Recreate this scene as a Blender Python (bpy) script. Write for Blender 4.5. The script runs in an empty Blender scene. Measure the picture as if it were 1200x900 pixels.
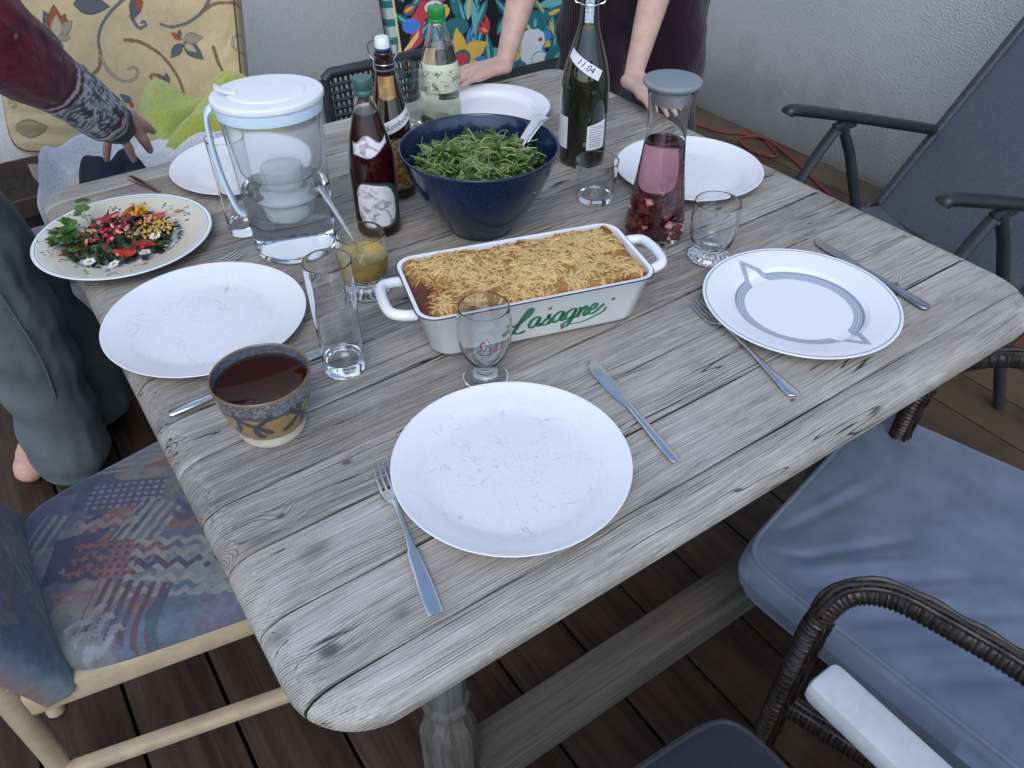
import bpy, bmesh, math, random
import numpy as np
from mathutils import Vector, Matrix
random.seed(7); RNG = np.random.default_rng(7)
R = math.radians; PI = math.pi
SC = bpy.context.scene
COL = SC.collection
TZ = 0.74                                   # table top height

# ---------------------------------------------------------------- camera, sky, sun, exposure
cam_d = bpy.data.cameras.new('camera'); cam = bpy.data.objects.new('camera', cam_d); COL.objects.link(cam)
cam.location = (-0.0411, -0.3432, TZ + 0.6525)
cam.rotation_euler = (R(90 - 40.309), R(0.036), R(-34.472))
cam_d.sensor_width = 36; cam_d.lens = 28.267; cam_d.clip_start = 0.02; cam_d.clip_end = 500
SC.camera = cam
world = bpy.data.worlds.new('World'); SC.world = world; world.use_nodes = True
wn = world.node_tree
sky = wn.nodes.new('ShaderNodeTexSky'); sky.sky_type = 'NISHITA'; sky.sun_disc = False
SUN_EL, SUN_AZ = 48, 216                    # degrees; azimuth clockwise from +Y
sky.sun_elevation = R(SUN_EL); sky.sun_rotation = R(SUN_AZ)
sky.air_density = 1.0; sky.dust_density = 1.0; sky.ozone_density = 1.5
wn.links.new(sky.outputs[0], wn.nodes['Background'].inputs[0])
wn.nodes['Background'].inputs[1].default_value = 0.15
sun_d = bpy.data.lights.new('sun', 'SUN'); sun = bpy.data.objects.new('sun', sun_d); COL.objects.link(sun)
sun_d.energy = 0.6; sun_d.angle = R(35); sun_d.color = (1.0, 0.97, 0.93)
sd = Vector((math.sin(R(SUN_AZ)) * math.cos(R(SUN_EL)), math.cos(R(SUN_AZ)) * math.cos(R(SUN_EL)), math.sin(R(SUN_EL))))
sun.rotation_euler = sd.to_track_quat('Z', 'Y').to_euler(); sun.location = sd * 10
SC.render.engine = 'CYCLES'
SC.view_settings.view_transform = 'Standard'; SC.view_settings.look = 'None'
SC.view_settings.exposure = 0.76; SC.view_settings.gamma = 1.0; SC.view_settings.use_curve_mapping = False
SC.cycles.max_bounces = 14; SC.cycles.transmission_bounces = 14; SC.cycles.transparent_max_bounces = 12
SC.cycles.glossy_bounces = 6; SC.cycles.diffuse_bounces = 4
SC.cycles.use_denoising = True; SC.cycles.sample_clamp_indirect = 6

# ---------------------------------------------------------------- object helpers
def obj(name, me, mat=None, parent=None, loc=(0, 0, 0), rot=(0, 0, 0)):
    o = bpy.data.objects.new(name, me); COL.objects.link(o)
    o.location = loc; o.rotation_euler = rot
    if parent is not None: o.parent = parent
    if mat is not None and me is not None:
        me.materials.clear(); me.materials.append(mat)
    return o
def tag(o, label=None, cat=None, group=None, kind=None):
    if label: o['label'] = label
    if cat: o['category'] = cat
    if group: o['group'] = group
    if kind: o['kind'] = kind
    return o
def thing(name, label, cat, loc=(0, 0, 0), rz=0, group=None):
    return tag(obj(name, None, None, None, loc, (0, 0, rz)), label, cat, group)
def copy_tree(o, parent=None):
    c = o.copy(); COL.objects.link(c); c.parent = parent
    for ch in list(o.children): copy_tree(ch, c)
    return c
def mesh(verts, faces, smooth=True, sharp=None):
    me = bpy.data.meshes.new('m')
    me.from_pydata([tuple(map(float, v)) for v in verts], [], [tuple(map(int, f)) for f in faces])
    me.update()
    if smooth:
        me.polygons.foreach_set('use_smooth', [True] * len(me.polygons))
        if sharp is not None: me.set_sharp_from_angle(angle=R(sharp))
    return me
def join(*ms):
    V = []; F = []
    for v, f in ms:
        n = len(V); V += [tuple(x) for x in v]; F += [tuple(i + n for i in q) for q in f]
    return V, F
def xf(ms, M):
    v, f = ms
    return [tuple(M @ Vector(p)) for p in v], f
def T(x=0, y=0, z=0, rx=0, ry=0, rz=0, s=1):
    return Matrix.Translation((x, y, z)) @ Matrix.Rotation(rz, 4, 'Z') @ Matrix.Rotation(ry, 4, 'Y') @ Matrix.Rotation(rx, 4, 'X') @ Matrix.Scale(s, 4)
def lathe(prof, seg=48, sx=1, sy=1, phase=0):
    V = []; F = []; rings = []
    for r, z in prof:
        if r < 1e-6:
            rings.append([len(V)]); V.append((0, 0, z))
        else:
            rings.append(list(range(len(V), len(V) + seg)))
            for i in range(seg):
                a = 2 * PI * i / seg + phase
                V.append((r * math.cos(a) * sx, r * math.sin(a) * sy, z))
    for A, B in zip(rings, rings[1:]):
        if len(A) == 1 and len(B) == 1: continue
        for i in range(seg):
            j = (i + 1) % seg
            if len(A) == 1: F.append((A[0], B[j], B[i]))
            elif len(B) == 1: F.append((A[i], A[j], B[0]))
            else: F.append((A[i], A[j], B[j], B[i]))
    return V, F
def loft(rings, cap=True):
    """rings: equal-length lists of points, closed round"""
    V = [p for r in rings for p in r]; n = len(rings[0]); F = []
    for k in range(len(rings) - 1):
        for i in range(n):
            j = (i + 1) % n
            F.append((k * n + i, k * n + j, (k + 1) * n + j, (k + 1) * n + i))
    if cap:
        F.append(tuple(range(n - 1, -1, -1))); m = (len(rings) - 1) * n
        F.append(tuple(range(m, m + n)))
    return V, F
def sq_ring(w, d, z, e=4.0, n=48, cx=0, cy=0):
    """superellipse ring of half sizes w, d"""
    o = []
    for i in range(n):
        a = 2 * PI * i / n; c, s = math.cos(a), math.sin(a)
        o.append((cx + w * math.copysign(abs(c) ** (2 / e), c), cy + d * math.copysign(abs(s) ** (2 / e), s), z))
    return o
def spline(pts, n=8, closed=False):
    P = [Vector(p) for p in pts]; m = len(P); out = []
    rng = range(m if closed else m - 1)
    for i in rng:
        if closed: a, b, c, d = P[i - 1], P[i], P[(i + 1) % m], P[(i + 2) % m]
        else: a, b, c, d = P[max(i - 1, 0)], P[i], P[i + 1], P[min(i + 2, m - 1)]
        for k in range(n):
            t = k / n
            out.append(0.5 * ((2 * b) + (c - a) * t + (2 * a - 5 * b + 4 * c - d) * t * t + (3 * b - a - 3 * c + d) * t ** 3))
    if not closed: out.append(P[-1].copy())
    return out
def tube(path, rad, seg=12, cap=True, closed=False, flat=1.0):
    P = [Vector(p) for p in path]; n = len(P)
    rads = rad if hasattr(rad, '__len__') else [rad] * n
    rings = []; up = None
    for i in range(n):
        if closed: t = (P[(i + 1) % n] - P[i - 1])
        else: t = P[min(i + 1, n - 1)] - P[max(i - 1, 0)]
        t = t.normalized() if t.length > 1e-9 else Vector((0, 0, 1))
        if up is None:
            up = Vector((0, 0, 1)) if abs(t.z) < 0.9 else Vector((1, 0, 0))
        s = t.cross(up); s = s.normalized() if s.length > 1e-6 else t.orthogonal().normalized()
        up = s.cross(t).normalized()
        rings.append([tuple(P[i] + (s * math.cos(2 * PI * k / seg) + up * math.sin(2 * PI * k / seg) * flat) * rads[i]) for k in range(seg)])
    if closed:
        V, F = loft(rings, False); m = (n - 1) * seg
        for i in range(seg):
            j = (i + 1) % seg; F.append((m + i, m + j, j, i))
        return V, F
    return loft(rings, cap)
def rbox(sx, sy, sz, bev=0.003, seg=2, cx=0, cy=0, cz=0):
    bm = bmesh.new(); bmesh.ops.create_cube(bm, size=1)
    for v in bm.verts: v.co = Vector((v.co.x * sx, v.co.y * sy, v.co.z * sz))
    if bev > 0:
        bmesh.ops.bevel(bm, geom=list(bm.edges), offset=bev, segments=seg, profile=0.5, affect='EDGES')
    bm.verts.index_update()
    V = [(v.co.x + cx, v.co.y + cy, v.co.z + cz) for v in bm.verts]
    F = [tuple(v.index for v in f.verts) for f in bm.faces]; bm.free()
    return V, F
def beam(a, b, w, h, bev=0.003, up=(0, 0, 1)):
    """box from a to b, w across, h along up"""
    a, b = Vector(a), Vector(b); d = b - a; L = d.length; x = d.normalized()
    s = Vector(up).cross(x); s = s.normalized() if s.length > 1e-6 else x.orthogonal().normalized()
    u = x.cross(s).normalized(); M = Matrix((x, s, u)).transposed().to_4x4(); M.translation = (a + b) / 2
    return xf(rbox(L, w, h, bev), M)
def M_(ms, smooth=True, sharp=40): return mesh(ms[0], ms[1], smooth, sharp)
def organic(chains, voxel=0.004, smooth=6, balls=()):
    """tapered limbs fused into one continuous skin by a voxel remesh"""
    bm = bmesh.new()
    for ch in chains:
        pts = [Vector(c[0]) for c in ch]; rad = [c[1] for c in ch]
        fl = ch[0][2] if len(ch[0]) > 2 else 1.0
        sp = []; sr = []
        for i in range(len(pts) - 1):
            for k in range(4):
                t = k / 4; sp.append(pts[i].lerp(pts[i + 1], t)); sr.append(rad[i] + (rad[i + 1] - rad[i]) * t)
        sp.append(pts[-1]); sr.append(rad[-1])
        # rounded ends
        d0 = (sp[0] - sp[1]).normalized(); d1 = (sp[-1] - sp[-2]).normalized(); r0, r1 = sr[0], sr[-1]
        sp = [sp[0] + d0 * r0 * .95, sp[0] + d0 * r0 * .6] + sp + [sp[-1] + d1 * r1 * .6, sp[-1] + d1 * r1 * .95]
        sr = [r0 * .3, r0 * .8] + sr + [r1 * .8, r1 * .3]
        V, F = tube(sp, sr, 14, True, flat=fl)
        vs = [bm.verts.new(v) for v in V]
        for f in F: bm.faces.new([vs[i] for i in f])
    for c, r in balls:
        m = Matrix.Translation(c) @ (Matrix.Diagonal((*r, 1)) if hasattr(r, '__len__') else Matrix.Scale(r, 4))
        bmesh.ops.create_uvsphere(bm, u_segments=20, v_segments=14, radius=1, matrix=m)
    bmesh.ops.recalc_face_normals(bm, faces=bm.faces)
    me = bpy.data.meshes.new('t'); bm.to_mesh(me); bm.free()
    o = bpy.data.objects.new('t', me); COL.objects.link(o)
    a = o.modifiers.new('r', 'REMESH'); a.mode = 'VOXEL'; a.voxel_size = voxel; a.use_smooth_shade = True
    b = o.modifiers.new('s', 'SMOOTH'); b.iterations = smooth; b.factor = 0.5
    dg = bpy.context.evaluated_depsgraph_get(); dg.update()
    res = bpy.data.meshes.new_from_object(o.evaluated_get(dg)); bpy.data.objects.remove(o); bpy.data.meshes.remove(me)
    res.polygons.foreach_set('use_smooth', [True] * len(res.polygons))
    return res

# ---------------------------------------------------------------- vertex-colour print
def lin(h):
    c = [int(h[i:i + 2], 16) / 255 for i in (0, 2, 4)]
    return np.array([x / 12.92 if x <= 0.04045 else ((x + 0.055) / 1.055) ** 2.4 for x in c])
class Print:
    def __init__(s, X, Y, base):
        s.X, s.Y = np.asarray(X, float), np.asarray(Y, float); s.C = np.tile(np.asarray(base, float), (len(s.X), 1))
    def fill(s, m, c): s.C[m] = c
    def poly(s, pts, c):
        m = np.zeros(len(s.X), bool); n = len(pts)
        for i in range(n):
            (x0, y0), (x1, y1) = pts[i], pts[(i + 1) % n]
            if y0 == y1: continue
            cr = ((y0 > s.Y) != (y1 > s.Y)) & (s.X < (x1 - x0) * (s.Y - y0) / (y1 - y0) + x0)
            m ^= cr
        s.fill(m, c)
    def ell(s, c, rx, ry, col, rot=0):
        dx, dy = s.X - c[0], s.Y - c[1]; a, b = math.cos(rot), math.sin(rot)
        s.fill(((dx * a + dy * b) / rx) ** 2 + ((dy * a - dx * b) / ry) ** 2 < 1, col)
    def leaf(s, p0, p1, w, col):
        d = np.array(p1) - np.array(p0); L = np.hypot(*d); d = d / L
        t = ((s.X - p0[0]) * d[0] + (s.Y - p0[1]) * d[1]) / L; q = np.abs((s.Y - p0[1]) * d[0] - (s.X - p0[0]) * d[1])
        m = (t > 0) & (t < 1); h = np.zeros_like(t); h[m] = np.sin(PI * t[m] ** 0.8) * w / 2
        s.fill(m & (q < h), col)
    def stroke(s, pts, w0, w1, col, n=6):
        sp = [(p.x, p.y) for p in spline([(p[0], p[1], 0) for p in pts], n)]
        N = len(sp) - 1; hit = np.zeros(len(s.X), bool)
        for i in range(N):
            (x0, y0), (x1, y1) = sp[i], sp[i + 1]; dx, dy = x1 - x0, y1 - y0; L2 = dx * dx + dy * dy + 1e-12
            t = np.clip(((s.X - x0) * dx + (s.Y - y0) * dy) / L2, 0, 1)
            w = (w0 + (w1 - w0) * (i + .5) / N) / 2
            hit |= (s.X - x0 - t * dx) ** 2 + (s.Y - y0 - t * dy) ** 2 < w * w
        s.fill(hit, col)
def paint(me, C):
    a = me.color_attributes.new('Col', 'FLOAT_COLOR', 'POINT')
    C = np.asarray(C, dtype=np.float32); n = len(me.vertices)
    full = np.ones((n, 4), np.float32); full[:len(C), :3] = C
    if len(C) < n: full[len(C):, :3] = C[-1]
    a.data.foreach_set('color', full.ravel())
def gridmesh(Pts, nu, nv, flip=False, extra=None):
    """nu x nv grid of points (row major over v) as a mesh, optional n-gon backing through border ring offset by extra"""
    F = []
    for j in range(nv - 1):
        for i in range(nu - 1):
            a = j * nu + i; q = (a, a + 1, a + nu + 1, a + nu); F.append(q[::-1] if flip else q)
    V = [tuple(p) for p in Pts]
    if extra is not None:
        ring = [i for i in range(nu)] + [j * nu + nu - 1 for j in range(1, nv)] + [(nv - 1) * nu + i for i in range(nu - 2, -1, -1)] + [j * nu for j in range(nv - 2, 0, -1)]
        b0 = len(V)
        for i in ring: V.append(tuple(np.array(V[i]) + np.array(extra)))
        n = len(ring)
        for k in range(n):
            l = (k + 1) % n; q = (ring[l], ring[k], b0 + k, b0 + l); F.append(q[::-1] if flip else q)
        q = tuple(range(b0 + n - 1, b0 - 1, -1)); F.append(q[::-1] if flip else q)
    return V, F
def snoise(X, Y, scale, seed=0, octv=3):
    """smooth value noise on numpy arrays, about -1..1"""
    out = np.zeros_like(X, dtype=float); amp = 1.0; tot = 0
    for o in range(octv):
        rg = np.random.default_rng(seed + o * 17); tab = rg.random((64, 64)) * 2 - 1
        x, y = X * scale * 2 ** o + 13.7, Y * scale * 2 ** o + 7.3
        xi, yi = np.floor(x).astype(int), np.floor(y).astype(int); fx, fy = x - xi, y - yi
        fx, fy = fx * fx * (3 - 2 * fx), fy * fy * (3 - 2 * fy)
        g = lambda a, b: tab[a % 64, b % 64]
        out += amp * ((g(xi, yi) * (1 - fx) + g(xi + 1, yi) * fx) * (1 - fy) + (g(xi, yi + 1) * (1 - fx) + g(xi + 1, yi + 1) * fx) * fy)
        tot += amp; amp *= 0.5
    return out / tot

# ---------------------------------------------------------------- material helpers
class G:
    def __init__(s, name):
        s.m = bpy.data.materials.new(name); s.m.use_nodes = True; s.nt = s.m.node_tree; s.b = s.nt.nodes['Principled BSDF']
    def put(s, sock, v):
        if isinstance(v, bpy.types.NodeSocket): s.nt.links.new(v, sock)
        else:
            if hasattr(v, '__len__') and sock.type == 'RGBA' and len(v) == 3: v = (*v, 1)
            sock.default_value = v
    def add(s, t, ins=None, **props):
        n = s.nt.nodes.new(t)
        for k, v in props.items(): setattr(n, k, v)
        for k, v in (ins or {}).items(): s.put(n.inputs[k], v)
        return n
    def set(s, **kw):
        N = dict(col='Base Color', rough='Roughness', metal='Metallic', trans='Transmission Weight', ior='IOR', coat='Coat Weight', sheen='Sheen Weight', spec='Specular IOR Level', sss='Subsurface Weight', sssr='Subsurface Radius', ssss='Subsurface Scale', aniso='Anisotropic', normal='Normal', alpha='Alpha', sheenr='Sheen Roughness', coatr='Coat Roughness')
        for k, v in kw.items(): s.put(s.b.inputs[N[k]], v)
        return s
    def math(s, op, a, b=None, c=None, clamp=False):
        n = s.add('ShaderNodeMath', operation=op, use_clamp=clamp)
        for i, v in enumerate((a, b, c)):
            if v is not None: s.put(n.inputs[i], v)
        return n.outputs[0]
    def vm(s, op, a, b=None):
        n = s.add('ShaderNodeVectorMath', operation=op); s.put(n.inputs[0], a)
        if b is not None: s.put(n.inputs[1], b)
        return n.outputs['Value' if op in ('LENGTH', 'DISTANCE', 'DOT_PRODUCT') else 'Vector']
    def oc(s): return s.add('ShaderNodeTexCoord').outputs['Object']
    def pos(s): return s.add('ShaderNodeNewGeometry').outputs['Position']
    def rnd(s): return s.add('ShaderNodeObjectInfo').outputs['Random']
    def sep(s, v): return s.add('ShaderNodeSeparateXYZ', {0: v}).outputs
    def comb(s, x, y, z): return s.add('ShaderNodeCombineXYZ', {0: x, 1: y, 2: z}).outputs[0]
    def noise(s, v, sc=5, det=2, rough=.5, dist=0):
        return s.add('ShaderNodeTexNoise', {'Vector': v, 'Scale': sc, 'Detail': det, 'Roughness': rough, 'Distortion': dist}).outputs[0]
    def voro(s, v, sc=5, feature='F1', out='Distance', rnd=1.0):
        return s.add('ShaderNodeTexVoronoi', {'Vector': v, 'Scale': sc, 'Randomness': rnd}, feature=feature).outputs[out]
    def mix(s, f, a, b, mode='MIX'):
        n = s.add('ShaderNodeMix', data_type='RGBA', blend_type=mode)
        s.put(n.inputs[0], f); s.put(n.inputs[6], a); s.put(n.inputs[7], b); return n.outputs[2]
    def sm(s, v, a, b, c=0., d=1.):
        return s.add('ShaderNodeMapRange', {0: v, 1: a, 2: b, 3: c, 4: d}, interpolation_type='SMOOTHSTEP').outputs[0]
    def bump(s, h, st=.5, dist=.001):
        n = s.add('ShaderNodeBump', {'Height': h, 'Strength': st, 'Distance': dist}); s.put(s.b.inputs['Normal'], n.outputs[0]); return s
    def vcol(s): return s.add('ShaderNodeVertexColor', layer_name='Col').outputs[0]
def simple(name, col, rough=.5, metal=0, var=.12, vs=30, bump=0, bs=200, bd=.0005, **kw):
    g = G(name); v = g.oc()
    c = g.mix(g.sm(g.noise(v, vs, 4, .6), .3, .7), tuple(x * (1 - var) for x in col), tuple(min(1, x * (1 + var)) for x in col))
    g.set(col=c, rough=rough, metal=metal, **kw)
    if bump: g.bump(g.noise(v, bs, 3, .6), bump, bd)
    return g.m
MAT = {}
# ================================================================ materials
def wood_table():
    g = G('weathered_table_wood'); o = g.oc(); rn = g.rnd(); P = g.pos()
    x, y, z = g.sep(o)[0], g.sep(o)[1], g.sep(o)[2]
    r1 = g.math('MULTIPLY', rn, 37.3); r2 = g.math('FRACT', g.math('MULTIPLY', rn, 13.7)); r3 = g.math('FRACT', g.math('MULTIPLY', rn, 71.9))
    xs = g.math('ADD', x, r1)
    # slow wander of the grain along the plank
    w1 = g.noise(g.comb(g.math('MULTIPLY', xs, 2.2), g.math('MULTIPLY', y, 3), z), 1, 3, .55)
    w2 = g.noise(g.comb(g.math('MULTIPLY', xs, 9), g.math('MULTIPLY', y, 22), z), 1, 2, .5)
    wand = g.math('ADD', g.math('MULTIPLY', g.math('SUBTRACT', w1, .5), .034), g.math('MULTIPLY', g.math('SUBTRACT', w2, .5), .0035))
    # knots push the rings aside
    knots = [(.048, .078, 1), (.072, .252, .45), (.164, .285, .5), (.13, .37, .5), (.12, .79, .9), (.985, .158, .6), (.94, .47, .6), (.66, .072, .35), (.41, .12, .3), (.87, .6, .5), (.30, .9, .6)]
    px, py = g.sep(P)[0], g.sep(P)[1]; push = None; dark = None
    wob = g.math('MULTIPLY', g.math('SUBTRACT', g.noise(P, 90, 2), .5), .006)
    for kx, ky, ks in knots:
        dx = g.math('SUBTRACT', px, kx); dy = g.math('SUBTRACT', py, ky)
        d = g.math('SQRT', g.math('ADD', g.math('MULTIPLY', g.math('MULTIPLY', dx, dx), .55), g.math('MULTIPLY', g.math('MULTIPLY', dy, dy), 1.3)))
        a = g.sm(d, .004 * ks, .045 * ks + .004, .022 * ks, 0)
        dk = g.sm(g.math('ADD', d, wob), .003 * ks, .0105 * ks + .001, 1, 0)
        push = a if push is None else g.math('ADD', push, a)
        dark = dk if dark is None else g.math('MAXIMUM', dark, dk)
    yy = g.math('ADD', g.math('ADD', y, wand), g.math('MULTIPLY', g.math('SUBTRACT', r2, .5), .17))
    zz = g.math('ADD', g.math('ADD', z, .012), g.math('ADD', g.math('MULTIPLY', r3, .05), push))
    rr = g.math('SQRT', g.math('ADD', g.math('MULTIPLY', yy, yy), g.math('MULTIPLY', zz, zz)))
    rr = g.math('ADD', rr, g.math('MULTIPLY', g.math('SUBTRACT', g.noise(g.comb(g.math('MULTIPLY', xs, 4.), g.math('MULTIPLY', rr, 160), 0.), 1, 2, .5), .5), .0026))
    ph = g.math('MULTIPLY', rr, 1 / .0026); fr = g.math('FRACT', ph); cell = g.math('FLOOR', ph)
    vary = g.add('ShaderNodeTexWhiteNoise', {'W': g.math('ADD', cell, r1)}, noise_dimensions='1D').outputs[0]      # each year ring has its own weight
    late = g.math('MULTIPLY', g.sm(fr, .50, .93), g.sm(fr, .93, 1.0, 1, 0))
    ring = g.math('MULTIPLY', g.math('MULTIPLY', late, g.math('ADD', .3, g.math('MULTIPLY', vary, .7))), g.sm(g.noise(g.comb(g.math('MULTIPLY', xs, 7), g.math('MULTIPLY', yy, 60), g.math('MULTIPLY', z, 60)), 1, 3, .65), .3, .62, .25, 1.15))
    nx = g.math('ABSOLUTE', g.sep(g.add('ShaderNodeNewGeometry').outputs['True Normal'])[0]); endg = g.sm(nx, .25, .7)
    side_ = g.math('SUBTRACT', 1., endg)
    f1 = g.noise(g.comb(g.math('MULTIPLY', xs, 16), g.math('MULTIPLY', yy, 750), g.math('MULTIPLY', z, 500)), 1, 3, .6)
    f2 = g.noise(g.comb(g.math('MULTIPLY', xs, 3.0), g.math('MULTIPLY', yy, 95), g.math('MULTIPLY', z, 95)), 1, 3, .6)
    pt = g.noise(g.comb(g.math('MULTIPLY', xs, 3.2), g.math('MULTIPLY', y, 11), z), 1, 5, .66)
    pb = g.noise(g.comb(g.math('MULTIPLY', px, 4), g.math('MULTIPLY', py, 8), 3.), 1, 4, .6)
    pd = g.noise(g.comb(g.math('MULTIPLY', xs, 11), g.math('MULTIPLY', yy, 95), r1), 1, 6, .78)
    pw = g.noise(g.comb(g.math('MULTIPLY', px, 60), g.math('MULTIPLY', py, 330), 8.), 1, 3, .7)
    ck = g.noise(g.comb(g.math('MULTIPLY', xs, 1.5), g.math('MULTIPLY', yy, 38), g.math('MULTIPLY', z, 30)), 1, 2, .55)
    crk = g.sm(g.math('ABSOLUTE', g.math('SUBTRACT', ck, .5)), .002, .0075, 1, 0)
    crk = g.math('MULTIPLY', crk, g.sm(g.noise(g.comb(g.math('MULTIPLY', xs, 3.5), g.math('MULTIPLY', y, 22), 9.), 1, 2), .50, .58))
    tone = g.math('ADD', .49, g.math('MULTIPLY', ring, g.math('ADD', -.33, g.math('MULTIPLY', endg, -.16))))
    tone = g.math('ADD', tone, g.math('MULTIPLY', g.math('MULTIPLY', g.math('SUBTRACT', f1, .5), .78), g.math('ADD', .35, g.math('MULTIPLY', side_, .65))))
    tone = g.math('ADD', tone, g.math('MULTIPLY', g.math('MULTIPLY', g.math('SUBTRACT', f2, .5), .30), side_))
    tone = g.math('ADD', tone, g.math('MULTIPLY', g.math('SUBTRACT', pt, .5), .52))
    tone = g.math('ADD', tone, g.math('MULTIPLY', g.math('SUBTRACT', r2, .5), .13))
    c = g.add('ShaderNodeValToRGB', {0: tone})
    e = c.color_ramp.elements; e[0].position = .08; e[0].color = (.050, .044, .038, 1); e[1].position = .86; e[1].color = (.68, .655, .61, 1)
    for p_, q_ in ((.26, (.150, .134, .113, 1)), (.42, (.305, .281, .246, 1)), (.60, (.455, .430, .390, 1))):
        k = e.new(p_); k.color = q_
    col = c.outputs[0]
    col = g.mix(g.math('MULTIPLY', g.sm(pb, .44, .68), .65), col, g.mix(.55, col, (.30, .235, .165)))
    col = g.mix(g.math('MULTIPLY', g.math('MULTIPLY', g.sm(pd, .52, .74), side_), .55), col, (.105, .090, .074))
    col = g.mix(g.math('MULTIPLY', g.math('MULTIPLY', g.sm(pw, .60, .74), side_), .45), col, (.60, .60, .585))
    col = g.mix(g.math('MULTIPLY', crk, .9), col, (.016, .013, .011))
    col = g.mix(g.math('MULTIPLY', dark, .8), col, (.05, .042, .036))
    ny = g.math('ABSOLUTE', g.sep(g.add('ShaderNodeNewGeometry').outputs['True Normal'])[1])      # plank side faces coloured dark so the joints read as dark lines
    joint_dark = g.math('MULTIPLY', g.sm(ny, .80, .97), g.math('MULTIPLY', g.math('GREATER_THAN', py, .040), g.math('LESS_THAN', py, 1.165)))
    col = g.mix(g.math('MULTIPLY', joint_dark, .9), col, (.012, .010, .008))
    # dried stains on the near corner
    for sx, sy, sr in ((.085, .19, .030), (.015, .12, .02), (.12, .075, .022)):
        d = g.vm('DISTANCE', g.vm('MULTIPLY', P, (1, 1.7, 0)), (sx, sy * 1.7, 0))
        st = g.sm(g.math('ADD', d, g.math('MULTIPLY', g.math('SUBTRACT', pd, .5), .05)), .0, sr, .7, 0)
        col = g.mix(st, col, (.105, .085, .066))
    h = g.math('ADD', g.math('MULTIPLY', g.math('MULTIPLY', f1, side_), .40), g.math('ADD', g.math('MULTIPLY', ring, .45), g.math('MULTIPLY', f2, .35)))
    h = g.math('SUBTRACT', h, g.math('MULTIPLY', crk, 1.2)); h = g.math('SUBTRACT', h, g.math('MULTIPLY', dark, .3))
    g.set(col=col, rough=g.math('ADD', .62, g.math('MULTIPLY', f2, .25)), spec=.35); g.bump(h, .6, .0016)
    return g.m
def wood_plain(name, c0, c1, scale=1.0, rough=.7, axis=0, bump=.3, mottled=None):
    g = G(name); o = g.oc(); s = list(g.sep(o)); rn = g.math('MULTIPLY', g.rnd(), 19.)
    k = [60., 60., 60.]; k[axis] = 2.5
    v = g.comb(*[g.math('ADD', g.math('MULTIPLY', s[i], k[i] * scale), rn) for i in range(3)])
    f = g.noise(v, 1, 5, .65, .4); f2 = g.noise(v, 4, 3, .6)
    t = g.sm(g.math('ADD', g.math('MULTIPLY', f, .7), g.math('MULTIPLY', f2, .3)), .3, .7)
    col = g.mix(t, c0, c1)
    big = g.math('ADD', g.noise(g.pos(), 2.3, 4, .6), g.sm(g.sep(g.pos())[0], .3, 1.9, -.14, .12))
    if mottled: col = g.mix(g.math('MULTIPLY', g.sm(big, .42, .68), .75), col, mottled)
    col = g.mix(g.math('MULTIPLY', g.rnd(), .35), col, tuple(x * .55 for x in c0))
    g.set(col=col, rough=rough, spec=.3); g.bump(g.math('ADD', f, g.math('MULTIPLY', f2, .4)), bump, .001); return g.m
def stucco(name, c, k=1.0):
    g = G(name); P = g.pos(); n1 = g.noise(P, 130, 3, .6); n2 = g.voro(P, 190); n3 = g.noise(P, 1.6, 4, .6)
    big = g.noise(P, 9, 4, .6); speck = g.sm(g.noise(P, 160, 2, .5), .56, .70)
    col = g.mix(g.sm(n3, .3, .7), tuple(x * .93 for x in c), c)
    col = g.mix(g.math('MULTIPLY', speck, .28), col, tuple(x * .52 for x in c))
    zed = g.sep(P)[2]    # splash-back dirt along the foot of the wall
    dirt = g.math('MULTIPLY', g.sm(g.math('ADD', zed, g.math('MULTIPLY', big, -.35)), -.15, .22, 1, 0), .6)
    col = g.mix(dirt, col, (.22, .21, .17))
    h = g.math('ADD', n1, g.math('MULTIPLY', n2, .8))
    g.set(col=col, rough=.92, spec=.2); g.bump(h, .9 * k, .004 * k); return g.m
def glass(name, col=(1, 1, 1), ior=1.46, rough=0.0):
    g = G(name); g.set(col=(*col, 1), rough=rough, trans=1.0, ior=ior); return g.m
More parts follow.
